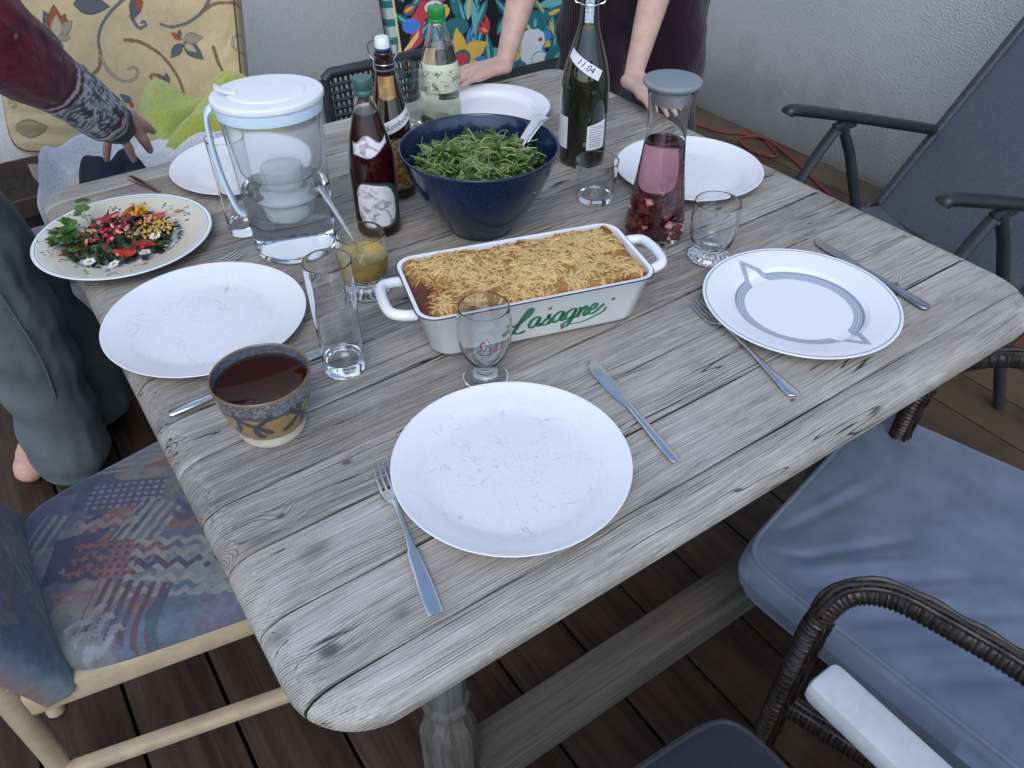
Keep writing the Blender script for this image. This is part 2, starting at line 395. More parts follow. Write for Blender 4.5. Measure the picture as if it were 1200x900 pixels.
def plate_mat(name, scratch=1.0, base=(.80, .81, .82)):
    g = G(name); o = g.vm('ADD', g.oc(), g.comb(g.math('MULTIPLY', g.rnd(), 9.), g.math('MULTIPLY', g.rnd(), 5.), 0.)); tot = None
    wv = g.add('ShaderNodeTexNoise', {'Vector': o, 'Scale': 38., 'Detail': 4., 'Roughness': .6}).outputs['Color']
    for i, (ang, sx, sc, th, m0) in enumerate(((.3, .30, 60, .017, .52), (1.35, .26, 52, .017, .52), (2.3, .4, 76, .020, .52), (.9, 1., 85, .016, .53), (1.9, .18, 34, .011, .54))):
        rot = g.add('ShaderNodeVectorRotate', {'Vector': g.vm('ADD', o, g.vm('MULTIPLY', wv, (.011, .011, 0))), 'Angle': ang}, rotation_type='Z_AXIS').outputs[0]
        v = g.vm('MULTIPLY', rot, (sx, 1., 0.))
        a = g.sm(g.voro(v, sc, 'DISTANCE_TO_EDGE'), th * .25, th, 1, 0)
        a = g.math('MULTIPLY', a, g.sm(g.noise(g.vm('ADD', rot, (i * 3.1, 0, 0)), 34, 4, .65), m0, m0 + .14))
        tot = a if tot is None else g.math('MAXIMUM', tot, a)
    rad = g.vm('LENGTH', g.vm('MULTIPLY', g.oc(), (1, 1, 0)))
    inner = g.sm(rad, .088, .126, 1, .12)
    dust = g.math('MULTIPLY', g.math('MULTIPLY', inner, g.sm(g.noise(o, 900, 3, .8), .42, .68)), .20 * scratch)
    f = g.math('ADD', g.math('MULTIPLY', g.math('MULTIPLY', tot, inner), .50 * scratch), dust, clamp=True)
    g.set(col=g.mix(f, base, (.19, .195, .205)), rough=g.math('ADD', .17, g.math('MULTIPLY', f, .5)), spec=.5)
    g.bump(g.math('MULTIPLY', tot, -1), .1, .0004); return g.m
def vc_mat(name, rough=.85, weave=0, ws=900, spec=.25, sheen=0, var=.1, gloss=None):
    g = G(name); c = g.vcol(); o = g.oc()
    if var: c = g.mix(g.math('MULTIPLY', g.sm(g.noise(o, 60, 4, .7), .3, .75), var), c, (.02, .02, .02))
    g.set(col=c, rough=rough, spec=spec, sheen=sheen)
    if weave:
        s = g.sep(o); h = g.math('ADD', g.math('SINE', g.math('MULTIPLY', s[0], ws)), g.math('SINE', g.math('MULTIPLY', g.math('ADD', s[1], s[2]), ws)))
        g.bump(g.math('ADD', h, g.math('MULTIPLY', g.noise(o, 300, 2), 2.)), weave, .0006)
    return g.m
def fleece(name, c, k=1.0):
    g = G(name); o = g.oc(); n = g.noise(o, 260, 3, .7); n2 = g.voro(o, 330); n3 = g.noise(o, 25, 3)
    col = g.mix(g.sm(g.math('ADD', n, g.math('MULTIPLY', n2, .3)), .35, .8), tuple(x * .62 for x in c), tuple(min(.95, x * 1.12) for x in c))
    g.set(col=g.mix(g.math('MULTIPLY', n3, .3), col, tuple(x * .75 for x in c)), rough=.95, spec=.1, sheen=.5)
    g.bump(g.math('ADD', n, n2), .8 * k, .0025); return g.m
def skin_mat(name, c=(.56, .36, .28)):
    g = G(name); P = g.oc(); n = g.noise(P, 35, 4, .6); n2 = g.noise(P, 400, 2, .5)
    col = g.mix(g.sm(n, .3, .7), tuple(x * .86 for x in c), (c[0], c[1] * 1.06, c[2] * 1.08))
    col = g.mix(g.math('MULTIPLY', g.sm(g.noise(P, 14, 3), .52, .75), .4), col, (c[0] * .95, c[1] * .66, c[2] * .62))
    g.set(col=col, rough=.52, spec=.4, sss=.12, sssr=(1, .35, .2), ssss=.006); g.bump(g.math('ADD', n2, n), .25, .0008); return g.m
MAT.update(
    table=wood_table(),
    table_dark=wood_plain('weathered_frame_wood', (.075, .068, .058), (.22, .20, .175), 1, .8, 0, .5),
    table_leg=wood_plain('weathered_leg_wood', (.06, .055, .05), (.19, .18, .165), 1.2, .8, 2, .6),
    deck=wood_plain('deck_boards', (.024, .0135, .009), (.085, .048, .032), .6, .62, 1, .35, (.125, .094, .055)),
    wall=stucco('grey_stucco', (.66, .68, .70)), wall_back=stucco('white_stucco', (.84, .86, .88), .55),
    glass=glass('clear_glass'), glass_thick=glass('pressed_glass', (.97, .985, .985), 1.48), plastic_clear=glass('clear_plastic', (.98, .99, .995), 1.16),
    plate=plate_mat('scratched_white_melamine', 1.0), plate_clean=plate_mat('white_porcelain', .16, (.82, .83, .84)),
    steel=simple('brushed_steel', (.76, .74, .70), .22, 1.0, .04, 60),
    steel_dull=simple('dull_steel', (.42, .42, .43), .3, 1.0, .15, 40),
    dark_metal=simple('anthracite_metal', (.040, .044, .052), .42, .2, .15, 60, .05, 600, .0003, spec=.4),
    black_plastic=simple('black_plastic', (.02, .021, .024), .4, 0, .15, 60),
    white_plastic=simple('white_plastic', (.78, .79, .80), .35, 0, .03, 20),
    grey_silicone=simple('grey_silicone', (.20, .23, .25), .55, 0, .05, 20),
    enamel=simple('white_enamel', (.82, .82, .81), .16, 0, .03, 15, .04, 30, .001, coat=.4, coatr=.08),
    enamel_edge=simple('dark_enamel_edge', (.03, .035, .05), .3),
    green_print=simple('green_print', (.03, .17, .085), .35), red_print=simple('red_print', (.28, .03, .04), .4),
    ink=simple('ink', (.03, .03, .04), .7), paper=simple('paper_label', (.74, .74, .74), .8, 0, .05, 50),
    skin=skin_mat('skin'), skin_pink=skin_mat('skin_pink', (.58, .34, .27)),
)
# ================================================================ deck, walls
tag(obj('ground', mesh([(-300, -300, -.085), (300, -300, -.085), (300, 300, -.085), (-300, 300, -.085)], [(0, 1, 2, 3)], False), simple('lawn', (.045, .065, .022), .95, 0, .4, 3)), kind='structure')
deck = tag(obj('deck', M_(rbox(9.0, 8.0, .03, 0, cx=1.0, cy=.6, cz=-.062)), simple('soil', (.012, .010, .008), .95)), kind='structure')
pm = M_(rbox(.1450, 6.2, .028, .0016, 2, cz=-.014), True, 40)
for k in range(-17, 17):
    x = .4055 + .0752 + .1513 * k
    if x > 2.72: break
    o = obj('deck_board', pm, MAT['deck'], deck, (x, .55, random.uniform(-.0008, .0008)), (0, 0, random.uniform(-.0006, .0006)))
tag(obj('wall_right', M_(rbox(.25, 6.5, 3.2, .004, cx=2.745 + .125, cy=.3, cz=1.54)), MAT['wall']), kind='structure')
tag(obj('wall_back', M_(rbox(5.2, .25, 3.2, .004, cx=.14, cy=2.62 + .125, cz=1.54)), MAT['wall_back']), kind='structure')

# ================================================================ table
L, W = 1.154, 1.2035
table = thing('dining_table', 'large weathered grey wooden plank table with rounded edges, laid for a meal', 'table', (0, 0, 0))
JL = [0, .046, .136, .222, .300, .383, .462, .556, .650, .745, .840, .935, 1.030, 1.125, W]
JR = [0, .049, .143, .233, .323, .418, .508, .596, .686, .776, .866, .956, 1.046, 1.136, W]
TH, ER, EH, RC = .046, .0215, .036, .070
def rc_at(y, right): return (.100 if right else .078) if y < W / 2 else .055        # near corners are rounder
def inset(x, y):
    """distance to the rounded-rectangle outline, inside positive"""
    rc = rc_at(y, x > L / 2); qx, qy = abs(x - L / 2) - (L / 2 - rc), abs(y - W / 2) - (W / 2 - rc)
    return rc - (math.hypot(max(qx, 0), max(qy, 0)) + min(max(qx, qy), 0))
def xrange_at(y, right):
    d = min(y, W - y); rc = rc_at(y, right)
    return 0 if d >= rc else rc - math.sqrt(max(rc * rc - (rc - d) ** 2, 0))
for i in range(len(JL) - 1):
    gap = .0; prng = random.Random(i)
    yl0, yl1, yr0, yr1 = JL[i] + (gap if i else 0), JL[i + 1] - (gap if i < 13 else 0), JR[i] + (gap if i else 0), JR[i + 1] - (gap if i < 13 else 0)
    vs = [0, .005, .012, .05, .18, .35, .5, .65, .82, .95, .988, .995, 1]
    if i in (0, 13):
        vs = [0, .006, .022, .05, .09, .14, .21, .30, .42, .56, .72, .9, 1]
        if i == 13: vs = [1 - v for v in vs][::-1]
    us = [0, .0003, .001, .0022, .004, .0065, .010, .0145, .020, .026, .034, .05]; us = us + [.05 + (L - .10) * k / 40 for k in range(1, 40)] + [L - u for u in us[::-1]]
    yc = (JL[i] + JL[i + 1] + JR[i] + JR[i + 1]) / 4
    lift = prng.uniform(-.0006, .0006); cup = prng.uniform(-.0006, .0004)
    top = []; bot = []
    for v in vs:
        for u in us:
            t = u / L; ga, gb_ = [(.0008 + .00045 * math.sin(u * 9 + k * 2.1) + .00025 * math.sin(u * 31 + k)) if 0 < k < 14 else 0 for k in (i, i + 1)]
            y = (yl0 + (yl1 - yl0) * v) * (1 - t) + (yr0 + (yr1 - yr0) * v) * t; y += max(ga, .0002 * (i > 0)) * (1 - v) - max(gb_, .0002 * (i < 13)) * v
            xl, xr = xrange_at(y, False), xrange_at(y, True); x = xl + (L - xl - xr) * t
            d = max(inset(x, y), 0)
            if u in (0, L) or (i == 0 and v == 0) or (i == 13 and v == 1): d = 0
            drop = ER * (1 - math.sqrt(max(1 - ((EH - d) / EH) ** 2, 0))) if d < EH else 0
            zt = -drop + ((lift + cup * (2 * v - 1) ** 2) * min(1, d / EH))
            # worn joint edges
            e = min(v if i else 1, (1 - v) if i < 13 else 1)
            if e < .012: zt -= .0017 * (1 - e / .012) + .0004 * math.sin(x * 31 + i)
            zb = -TH + drop * .9
            if zb > zt - .002: zb = zt - .0005
            top.append((x - L / 2, y - yc, zt)); bot.append((x - L / 2, y - yc, zb))
    nu, nv = len(us), len(vs); V, F = gridmesh(top, nu, nv); n = len(V); V2, F2 = gridmesh(bot, nu, nv, True)
    V += V2; F += [tuple(k + n for k in f) for f in F2]
    ring = list(range(nu)) + [j * nu + nu - 1 for j in range(1, nv)] + [(nv - 1) * nu + k for k in range(nu - 2, -1, -1)] + [j * nu for j in range(nv - 2, 0, -1)]
    for k in range(len(ring)):
        a, b = ring[k], ring[(k + 1) % len(ring)]; F.append((b, a, a + n, b + n))
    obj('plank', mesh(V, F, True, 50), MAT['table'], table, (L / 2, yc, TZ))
leg_prof = [(0, 0), (.031, 0), (.036, .006), (.037, .02), (.037, .335), (.0345, .348), (.0275, .372), (.0262, .382), (.0262, .390), (.030, .396), (.031, .404), (.030, .412), (.0262, .418), (.0270, .435), (.0285, .60), (.0285, .694), (0, .694)]
lm = M_(lathe([(r * 1.06, z) for r, z in leg_prof], 8, phase=PI / 8), True, 25)
for x, y in ((.187, .143), (L - .187, .143), (.187, W - .143), (L - .187, W - .143)): obj('leg', lm, MAT['table_leg'], table, (x, y, 0.002))
sm_ = M_(rbox(L - .374 - .066, .072, .075, .008))
for y in (.143, W - .143): obj('stretcher', sm_, MAT['table_dark'], table, (L / 2, y, .178))
am = M_(rbox(L - .374 - .066, .03, .075, .004))
for y in (.143, W - .143): obj('apron', am, MAT['table_dark'], table, (L / 2, y, TZ - TH - .0395))
em = M_(rbox(.03, W - .286 - .066, .075, .004))
for x in (.187, L - .187): obj('apron', em, MAT['table_dark'], table, (x, W / 2, TZ - TH - .0395))
# ================================================================ plates
def soften(prof, cap=.003, it=3):
    """round the corners of a profile without touching its straight runs"""
    P = [Vector((a, b)) for a, b in prof]
    for _ in range(it):
        Q = [P[0]]
        for i in range(1, len(P) - 1):
            a, b, c = P[i - 1], P[i], P[i + 1]; d0, d1 = (a - b), (c - b); l0, l1 = d0.length, d1.length
            if l0 < 1e-7 or l1 < 1e-7: continue
            Q += [b + d0 / l0 * min(.25 * l0, cap), b + d1 / l1 * min(.25 * l1, cap)]
        P = Q + [P[-1]]; cap *= .5
    return [(max(p.x, 0), p.y) for p in P]
def on_table(x, y, dz=0.0012): return (x, y, TZ + dz)
def plate_prof(r, h=.018, t=.004, flat=.66):
    f = r * flat
    return [(0, .0015), (f * .9, .0015), (f, 0), (f * 1.03, .001), (r * .80, h * .35), (r * .93, h * .72), (r - .0015, h - .001), (r, h + .0004), (r - .0012, h + .0016),
            (r * .93, h * .80 + t * .35), (r * .8, h * .38 + t * .8), (f * 1.05, t * 1.25), (f * .9, t), (f * .5, t), (0, t)]
def plate(x, y, r, label, mat='plate', **kw):
    return tag(obj('dinner_plate', M_(lathe(soften(plate_prof(r, **kw), .01), 112), True, 60), MAT[mat], None, on_table(x, y), (0, 0, random.uniform(0, 6))), label, 'plate', 'white dinner plates')
plate(.308, .1669, .1325, 'scratched white plate at the near edge of the table, between fork and knife')
plate(.1209, .6274, .1345, 'large scratched white plate between the salad plate and the pottery cup')
plate(.332, 1.058, .128, 'white plate behind the water jug, partly hidden by it')
plate(.983, .590, .131, 'plain white plate behind the fruit carafe')
# far plate with a stepped rim
r = .125
far = [(0, .0015), (.075, .0015), (.08, 0), (.084, .002), (.098, .012), (.119, .016), (r, .0165), (r, .0185), (.119, .0185), (.098, .0155), (.092, .0135), (.086, .006), (.08, .0045), (0, .004)]
tag(obj('dinner_plate', M_(lathe(soften(far, .004, 2), 112), True, 60), MAT['plate_clean'], None, on_table(.845, 1.030)), 'white rimmed plate at the far edge, behind the blue salad bowl', 'plate', 'white dinner plates')
# plate with grey line decoration and two star points
def painted_lathe(prof, seg, sub, fn):
    pr = []
    for (r0, z0), (r1, z1) in zip(prof, prof[1:]):
        n = max(1, int(max(abs(r1 - r0), abs(z1 - z0)) / sub))
        for k in range(n): pr.append((r0 + (r1 - r0) * k / n, z0 + (z1 - z0) * k / n))
    pr.append(prof[-1]); V, F = lathe(pr, seg); me = mesh(V, F, True, 60); A = np.array(V); paint(me, fn(A[:, 0], A[:, 1], A[:, 2])); return me
def grey_deco(X, Y, Z):
    P = Print(X, Y, (.82, .83, .84)); r = np.hypot(X, Y); a = np.arctan2(Y, X)
    up = Z > .0042
    a0 = R(87)                                   # axis of the two points
    d = np.abs((a - a0 + PI / 2) % PI - PI / 2)   # angle to nearest point
    k = np.maximum(0, 1 - d / .24)
    rr = r - .033 * k ** 1.2                      # lines bend outward to a tip
    for q in range(7):
        c = .0745 + q * .0021; P.fill(up & (np.abs(rr - c) < .00072), lin('8c95a8'))
    P.fill(up & (rr > .0740) & (rr < .088) & (np.linalg.norm(P.C - lin('8c95a8'), axis=1) > .01), (.60, .63, .68))
    P.fill(up & (np.abs(r - .1295) < .0009), lin('8791a6')); return P.C
gp = [(0, .0015), (.075, .0015), (.08, 0), (.083, .0015), (.092, .010), (.12, .0165), (.1335, .0185), (.1342, .0195), (.1335, .0205), (.12, .0185), (.094, .0125), (.084, .0055), (.075, .0045), (0, .0042)]
tag(obj('dinner_plate', painted_lathe(gp, 420, .0008, grey_deco), vc_mat('decorated_porcelain', .16, spec=.5, var=0), None, on_table(.8134, .1943)), 'white plate with grey line border and two star points, nearest the right end', 'plate', 'white dinner plates')
# salad plate with cream rim
def rim_deco(X, Y, Z):
    P = Print(X, Y, (.80, .81, .80)); r = np.hypot(X, Y); a = np.arctan2(Y, X); up = Z > .0048
    P.fill(up & (r > .0855) & (r < .1235), (.66, .60, .47))
    P.fill(up & (r > .1295), (.78, .79, .78)); P.fill(up & (np.abs(r - .1268) < .0009), lin('7fa39a')); P.fill(up & (np.abs(r - .1236) < .0006), lin('9fb8ae'))
    s = np.sin(a * 46 + 3 * np.sin(r * 900)) * np.sin(r * 1500); P.fill(up & (r > .078) & (r < .0855) & (s > -.15), lin('3f7368'))
    rg = random.Random(3)
    for k in range(34):
        t = rg.uniform(0, 2 * PI); q = rg.uniform(.094, .117); c = (q * math.cos(t), q * math.sin(t))
        for _ in range(rg.choice((2, 4, 6))):
            e = (c[0] + rg.uniform(-.006, .006), c[1] + rg.uniform(-.005, .005)); P.leaf(e, (e[0] + rg.uniform(-.006, .006), e[1] + rg.uniform(-.006, .006) + .0002), .003, rg.choice((lin('3c4a5a'), lin('4f6f5c'), lin('6a6a58'))) if up.any() else 0)
    P.fill(~up, (.8, .81, .82)); return P.C
sp = [(0, .0015), (.073, .0015), (.078, 0), (.081, .0015), (.088, .010), (.118, .016), (.1315, .0185), (.1325, .0198), (.1315, .021), (.118, .0188), (.09, .0130), (.081, .0068), (.074, .0056), (0, .0052)]
SALX, SALY = .086, .912
tag(obj('salad_plate', painted_lathe(sp, 420, .0009, rim_deco), vc_mat('cream_rim_porcelain', .18, spec=.5, var=0), None, on_table(SALX, SALY)), 'cream-rimmed patterned plate holding the colourful flower salad', 'plate')

# ================================================================ salad
def leafcard(w, l, curl=.3, n=4, lobes=0, rg=random):
    """small curved leaf with lobed outline, as vertices/faces along +x"""
    V = []; F = []
    for i in range(n + 1):
        t = i / n; hw = w / 2 * math.sin(PI * min(1, .08 + .92 * t) ** .8) * (1 + lobes * math.sin(t * 14)) + .0004
        z = curl * l * (t * t) * .5; V += [(t * l, -hw, z + hw * .35), (t * l, 0, z), (t * l, hw, z + hw * .35)]
    for i in range(n):
        a = i * 3; F += [(a, a + 3, a + 4, a + 1), (a + 1, a + 4, a + 5, a + 2)]
    return V, F
def foliage(name, c0, c1, tr=.15):
    g = G(name); P = g.pos(); f = g.noise(P, 90, 3, .6)
    g.set(col=g.mix(g.sm(f, .3, .7), c0, c1), rough=.45, spec=.4, sss=.0); g.bump(g.noise(P, 600, 2), .2, .0004); return g.m
MAT['herb'] = foliage('parsley_green', (.030, .085, .015), (.085, .19, .035)); MAT['rocket'] = foliage('rocket_green', (.026, .066, .014), (.20, .29, .085))
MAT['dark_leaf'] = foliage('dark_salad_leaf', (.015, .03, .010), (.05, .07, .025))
SZ = .0068
def scatter(n, fn, seed):
    rg = random.Random(seed); ms = []
    for _ in range(n): ms.append(fn(rg))
    return join(*ms)
def bed(rg):
    a = rg.uniform(0, 2 * PI); q = .077 * math.sqrt(rg.random()); x, y = q * math.cos(a), q * math.sin(a)
    z = SZ + .001 + .022 * max(0, 1 - (q / .075) ** 2) * rg.random()
    return xf(leafcard(rg.uniform(.006, .012), rg.uniform(.010, .022), rg.uniform(-.5, .8), 3, .25), T(x, y, z, rg.uniform(-1, 1), rg.uniform(-.8, .4), rg.uniform(0, 6.3)))
tag(obj('salad_leaves', M_(scatter(520, bed, 5)), MAT['dark_leaf'], None, on_table(SALX, SALY)), 'chopped dark leaves heaped in the middle of the cream-rimmed plate', 'salad', None, 'stuff')
def seedmesh():
    V, F = lathe([(0, -.0032), (.0016, -.0026), (.0026, -.0008), (.0027, .0008), (.0016, .0032), (0, .0042)], 8); return V, F
pome = simple('pomegranate_seed', (.30, .015, .035), .1, 0, .6, 160, spec=.6, sss=.2, ssss=.003, sssr=(1, .3, .3)); pome2 = simple('pale_pomegranate_seed', (.60, .26, .20), .15, 0, .3, 120, spec=.6)
sm1 = M_(seedmesh()); sm2 = M_(seedmesh()); rg = random.Random(11)
def mound(x, y): return SZ + .004 + .026 * max(0, 1 - (math.hypot(x, y) / .075) ** 2)
for k in range(96):
    x, y = rg.gauss(-.004, .031), rg.gauss(.0, .027)
    if k > 88: x, y = rg.uniform(-.10, -.06), rg.uniform(-.01, .03)
    o = obj('pomegranate_seed', sm1 if k % 3 else sm2, pome if k % 3 else pome2, None, (SALX + x, SALY + y, TZ + mound(x, y) + rg.uniform(-.001, .005)), (rg.uniform(0, 6), rg.uniform(0, 6), rg.uniform(0, 6)))
    s = rg.uniform(.95, 1.35); o.scale = (s * rg.uniform(.7, 1), s, s * rg.uniform(.9, 1.25))
    tag(o, 'glossy red pomegranate seed on the flower salad', 'pomegranate seed', 'pomegranate seeds scattered over the salad')
MAT['tomato'] = simple('tomato', (.28, .012, .010), .12, 0, .25, 60, spec=.6, sss=.1, ssss=.004); MAT['tomato_in'] = simple('tomato_flesh', (.36, .035, .02), .18, 0, .4, 200, .3, 300, .001)
def wedge(k):
    V = []; F = []; n = 10; m = 6
    for i in range(n + 1):
        t = i / n; rr = .012 * math.sin(PI * t) ** .7
        for j in range(m + 1):
            a = -.75 + 1.5 * j / m; V.append((-.020 + .040 * t, rr * math.sin(a), -rr * math.cos(a) + .006))
    for i in range(n):
        for j in range(m): q = i * (m + 1) + j; F.append((q, q + m + 1, q + m + 2, q + 1))
    top = ([], [])
    a = len(V)
    for i in range(n + 1): t = i / n; V.append((-.020 + .040 * t, 0, .005))
    G_ = []
    for i in range(n):
        G_ += [(i * (m + 1), a + i, a + i + 1, (i + 1) * (m + 1)), (i * (m + 1) + m, (i + 1) * (m + 1) + m, a + i + 1, a + i)]
    return V, F, G_
V, F, G_ = wedge(0); tm = M_((V, F)); ti = M_((V, G_), False)
for x, y, rz, rx, lb in ((-.012, -.062, -.6, .5, 'halved cherry tomato on the near rim side of the flower salad'), (.016, -.056, -.4, 2.6, 'red cherry tomato wedge lying skin up at the front of the salad'), (-.010, .056, .2, .3, 'cherry tomato slice under the parsley on the salad'), (.022, .046, .9, .5, 'upright cherry tomato wedge at the back of the salad'), (.056, .022, -.2, .4, 'tomato slice at the right side of the salad by a daisy')):
    t = thing('tomato_wedge', lb, 'tomato', (SALX + x, SALY + y, TZ + mound(x, y) + .005), rz, 'tomato wedges on the salad'); t.rotation_euler[0] = rx
    obj('skin', tm, MAT['tomato'], t); obj('cut_face', ti, MAT['tomato_in'], t)
MAT['petal'] = simple('white_petal', (.78, .79, .80), .6, 0, .05, 40); MAT['yolk'] = simple('daisy_centre', (.62, .38, .02), .7, 0, .2, 300, .6, 900, .001)
pv = []
for k in range(17):
    pv.append(xf(leafcard(.0036, .0105 * (1 - .1 * (k % 3)), -.15, 3), T(.002 * math.cos(k * 2 * PI / 17), .002 * math.sin(k * 2 * PI / 17), .001 + .0004 * (k % 2), 0, -.15, k * 2 * PI / 17)))
dm = M_(xf(join(*pv), Matrix.Scale(.82, 4))); cm_ = M_(lathe([(0, .0), (.0032, .0), (.0038, .0012), (.003, .0026), (0, .0034)], 14))
dz = [(-.055, .052, 'daisy by the parsley at the back of the salad'), (.000, .078, 'daisy at the far rim of the salad, above the tomato wedges'), (.052, .064, 'daisy head resting on the far right of the salad'), (.093, .032, 'daisy lying on the right cream rim of the salad plate'), (.072, .002, 'daisy beside the tomato slice on the right of the salad'), (.038, -.042, 'daisy on the chopped egg at the front right of the salad'), (.012, -.072, 'half-turned daisy petals beside the front tomato wedge'), (-.034, -.074, 'daisy lowest on the near rim of the salad'), (-.063, -.048, 'daisy with long petals left of the front tomatoes'), (-.078, .0, 'small daisy under the parsley stalks'), (.046, -.062, 'daisy facing down at the front right of the salad')]
for k, (x, y, lb) in enumerate(dz):
    q = math.hypot(x, y); z = SZ + .006 + (.020 * max(0, 1 - (q / .085) ** 2) if q < .085 else .006)
    t = thing('daisy', 'white ' + lb, 'daisy', (SALX + x, SALY + y, TZ + z), rg.uniform(0, 6), 'daisies on the salad')
    t.rotation_euler[0] = rg.uniform(-.35, .35); t.rotation_euler[1] = rg.uniform(-.35, .35)
    if 'down' in lb: t.rotation_euler[0] = 2.6
    obj('petals', dm, MAT['petal'], t); obj('flower_centre', cm_, MAT['yolk'], t)
yel = []
rg = random.Random(4)
for k in range(70): yel.append(xf(leafcard(.003, rg.uniform(.007, .012), .2, 2), T(rg.gauss(0, .006), rg.gauss(0, .006), rg.uniform(0, .006), 0, -rg.uniform(.2, 1), rg.uniform(0, 6.3))))
tag(obj('marigold_head', M_(join(*yel)), simple('marigold_petal', (.66, .36, .01), .6), None, (SALX + .036, SALY + .034, TZ + .028)), 'bright yellow marigold petals at the back of the salad', 'flower')
eg = []
for k in range(160):
    x, y = rg.gauss(0, .016), rg.gauss(0, .012); eg.append(xf(rbox(rg.uniform(.002, .005), rg.uniform(.002, .004), .003, .0006, 1), T(x, y, rg.uniform(0, .008), rg.uniform(0, 3), rg.uniform(0, 3), rg.uniform(0, 3))))
tag(obj('chopped_egg', M_(join(*eg)), simple('egg_yolk', (.62, .42, .09), .7, 0, .3, 300), None, (SALX + .040, SALY - .015, TZ + .022)), 'crumbled yellow egg on the right of the salad', 'egg', None, 'stuff')
pars = thing('parsley_sprig', 'leafy green parsley sprig leaning over the left of the salad plate', 'parsley', (SALX - .045, SALY + .03, TZ + .012))
rg = random.Random(21); stems = []; tips = []
for k in range(11):
    a = rg.uniform(1.2, 4.4) if k else 2.2; Ln = rg.uniform(.03, .062); el = rg.uniform(.05, .75)
    e = (Ln * math.cos(a) * math.cos(el), Ln * math.sin(a) * math.cos(el), .004 + Ln * math.sin(el)); stems.append(tube(spline([(.012, -.01, .004), (e[0] * .5, e[1] * .5, e[2] * .6 + .004), e], 4), .0007, 5)); tips.append((e, a))
obj('stem', M_(join(*stems)), foliage('parsley_stem', (.07, .14, .03), (.16, .26, .07)), pars)
def parsley_leaf(rg):
    ms = []
    for b in (-1.15, -.6, 0, .6, 1.15):
        l = .015 * (1 - .28 * abs(b)) * rg.uniform(.9, 1.25)
        for c in (-.45, 0, .45): ms.append(xf(leafcard(.0062, l * (1 - .2 * abs(c)), rg.uniform(-.4, .3), 3, .3), T(.004 * math.cos(b), .004 * math.sin(b), 0, rg.uniform(-.3, .3), -.1, b + c * .7)))
    return join(*ms)
for (e, a) in tips + [((e[0] * .6, e[1] * .6, e[2] * .7 + .004), a + .6) for e, a in tips[:9]]:
    obj('leaf', M_(parsley_leaf(rg)), MAT['herb'], pars, e, (rg.uniform(-.5, .5), rg.uniform(-.5, .3), a))

# ================================================================ salad bowl with rocket
MAT['blue_glaze'] = None
g = G('dark_blue_glaze'); o_ = g.oc(); n_ = g.noise(o_, 300, 4, .7); st_ = g.noise(g.vm('MULTIPLY', o_, (8, 8, 130)), 1, 3, .6); rb = g.sep(o_)[2]
c_ = g.mix(g.sm(n_, .42, .72), (.006, .011, .035), (.020, .040, .105)); c_ = g.mix(g.math('MULTIPLY', st_, .6), c_, (.010, .020, .060))
g.set(col=g.mix(g.sm(n_, .68, .78), c_, (.10, .13, .18)), rough=.16, spec=.55, coat=.3); g.bump(g.math('ADD', st_, g.math('MULTIPLY', n_, .2)), .25, .001); MAT['blue_glaze'] = g.m
BX, BY = .578, .648
bowl = thing('salad_bowl', 'large deep blue glazed bowl full of chopped rocket', 'bowl', on_table(BX, BY))
outer = [(0, .004), (.044, .004), (.046, 0), (.051, 0), (.053, .006), (.056, .010), (.075, .034), (.094, .064), (.109, .096), (.119, .124), (.1232, .136)]
inner = [(.1225, .1385), (.1195, .1385), (.1175, .134), (.107, .10), (.091, .066), (.070, .036), (.045, .018), (0, .014)]
obj('basin', M_(lathe(soften(outer + inner, .012), 96), True, 60), MAT['blue_glaze'], bowl)
def rk(rg):
    a = rg.uniform(0, 2 * PI); q = .091 * math.sqrt(rg.random()); x, y = q * math.cos(a), q * math.sin(a)
    z = .096 + .020 * (1 - (q / .1) ** 2) + rg.uniform(-.014, .010) + .006 * math.sin(x * 60 + 1) * math.cos(y * 55)
    if rg.random() < .22:     # stalks
        l = rg.uniform(.012, .040); w = rg.uniform(.0006, .0013); cc = np.array((.30, .38, .13)) * rg.uniform(.6, 1.15)
        return xf(tube(spline([(0, 0, 0), (l * .5, rg.uniform(-.008, .008), rg.uniform(0, .006)), (l, 0, rg.uniform(-.004, .004))], 3), [w, w, w, w * .8, w * .8, w * .7, w * .5], 5), T(x * .9, y * .9, z + .006, rg.uniform(-.3, .3), rg.uniform(-.35, .35), rg.uniform(0, 6.3))), cc
    big = rg.random() < .3; t = rg.random(); cc = np.array((.026, .066, .014)) * (1 - t) + np.array((.14, .255, .055)) * t
    if rg.random() < .10: cc = np.array((.20, .28, .09))
    return xf(leafcard(rg.uniform(.010, .016) if big else rg.uniform(.004, .008), rg.uniform(.016, .028) if big else rg.uniform(.008, .018), rg.uniform(-.9, 1.1), 5, rg.uniform(.1, .55)), T(x, y, z, rg.uniform(-1.1, 1.1), rg.uniform(-.8, .6), rg.uniform(0, 6.3))), cc
rgk = random.Random(9); lv_ = []; lc = []
for _ in range(2900):
    ms_, cc = rk(rgk); lv_.append(ms_); lc += [cc] * len(ms_[0])
me = M_(join(*lv_)); paint(me, np.array(lc))
tag(obj('chopped_rocket', me, vc_mat('rocket_leaf', .38, spec=.5, var=.25), None, on_table(BX, BY)), 'chopped green rocket leaves and stalks filling the blue bowl', 'salad greens', None, 'stuff')
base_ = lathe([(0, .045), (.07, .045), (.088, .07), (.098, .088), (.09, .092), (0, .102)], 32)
tag(obj('rocket_heap', M_(base_), MAT['dark_leaf'], None, on_table(BX, BY)), 'dark packed rocket under the loose leaves in the blue bowl', 'salad greens', None, 'stuff')
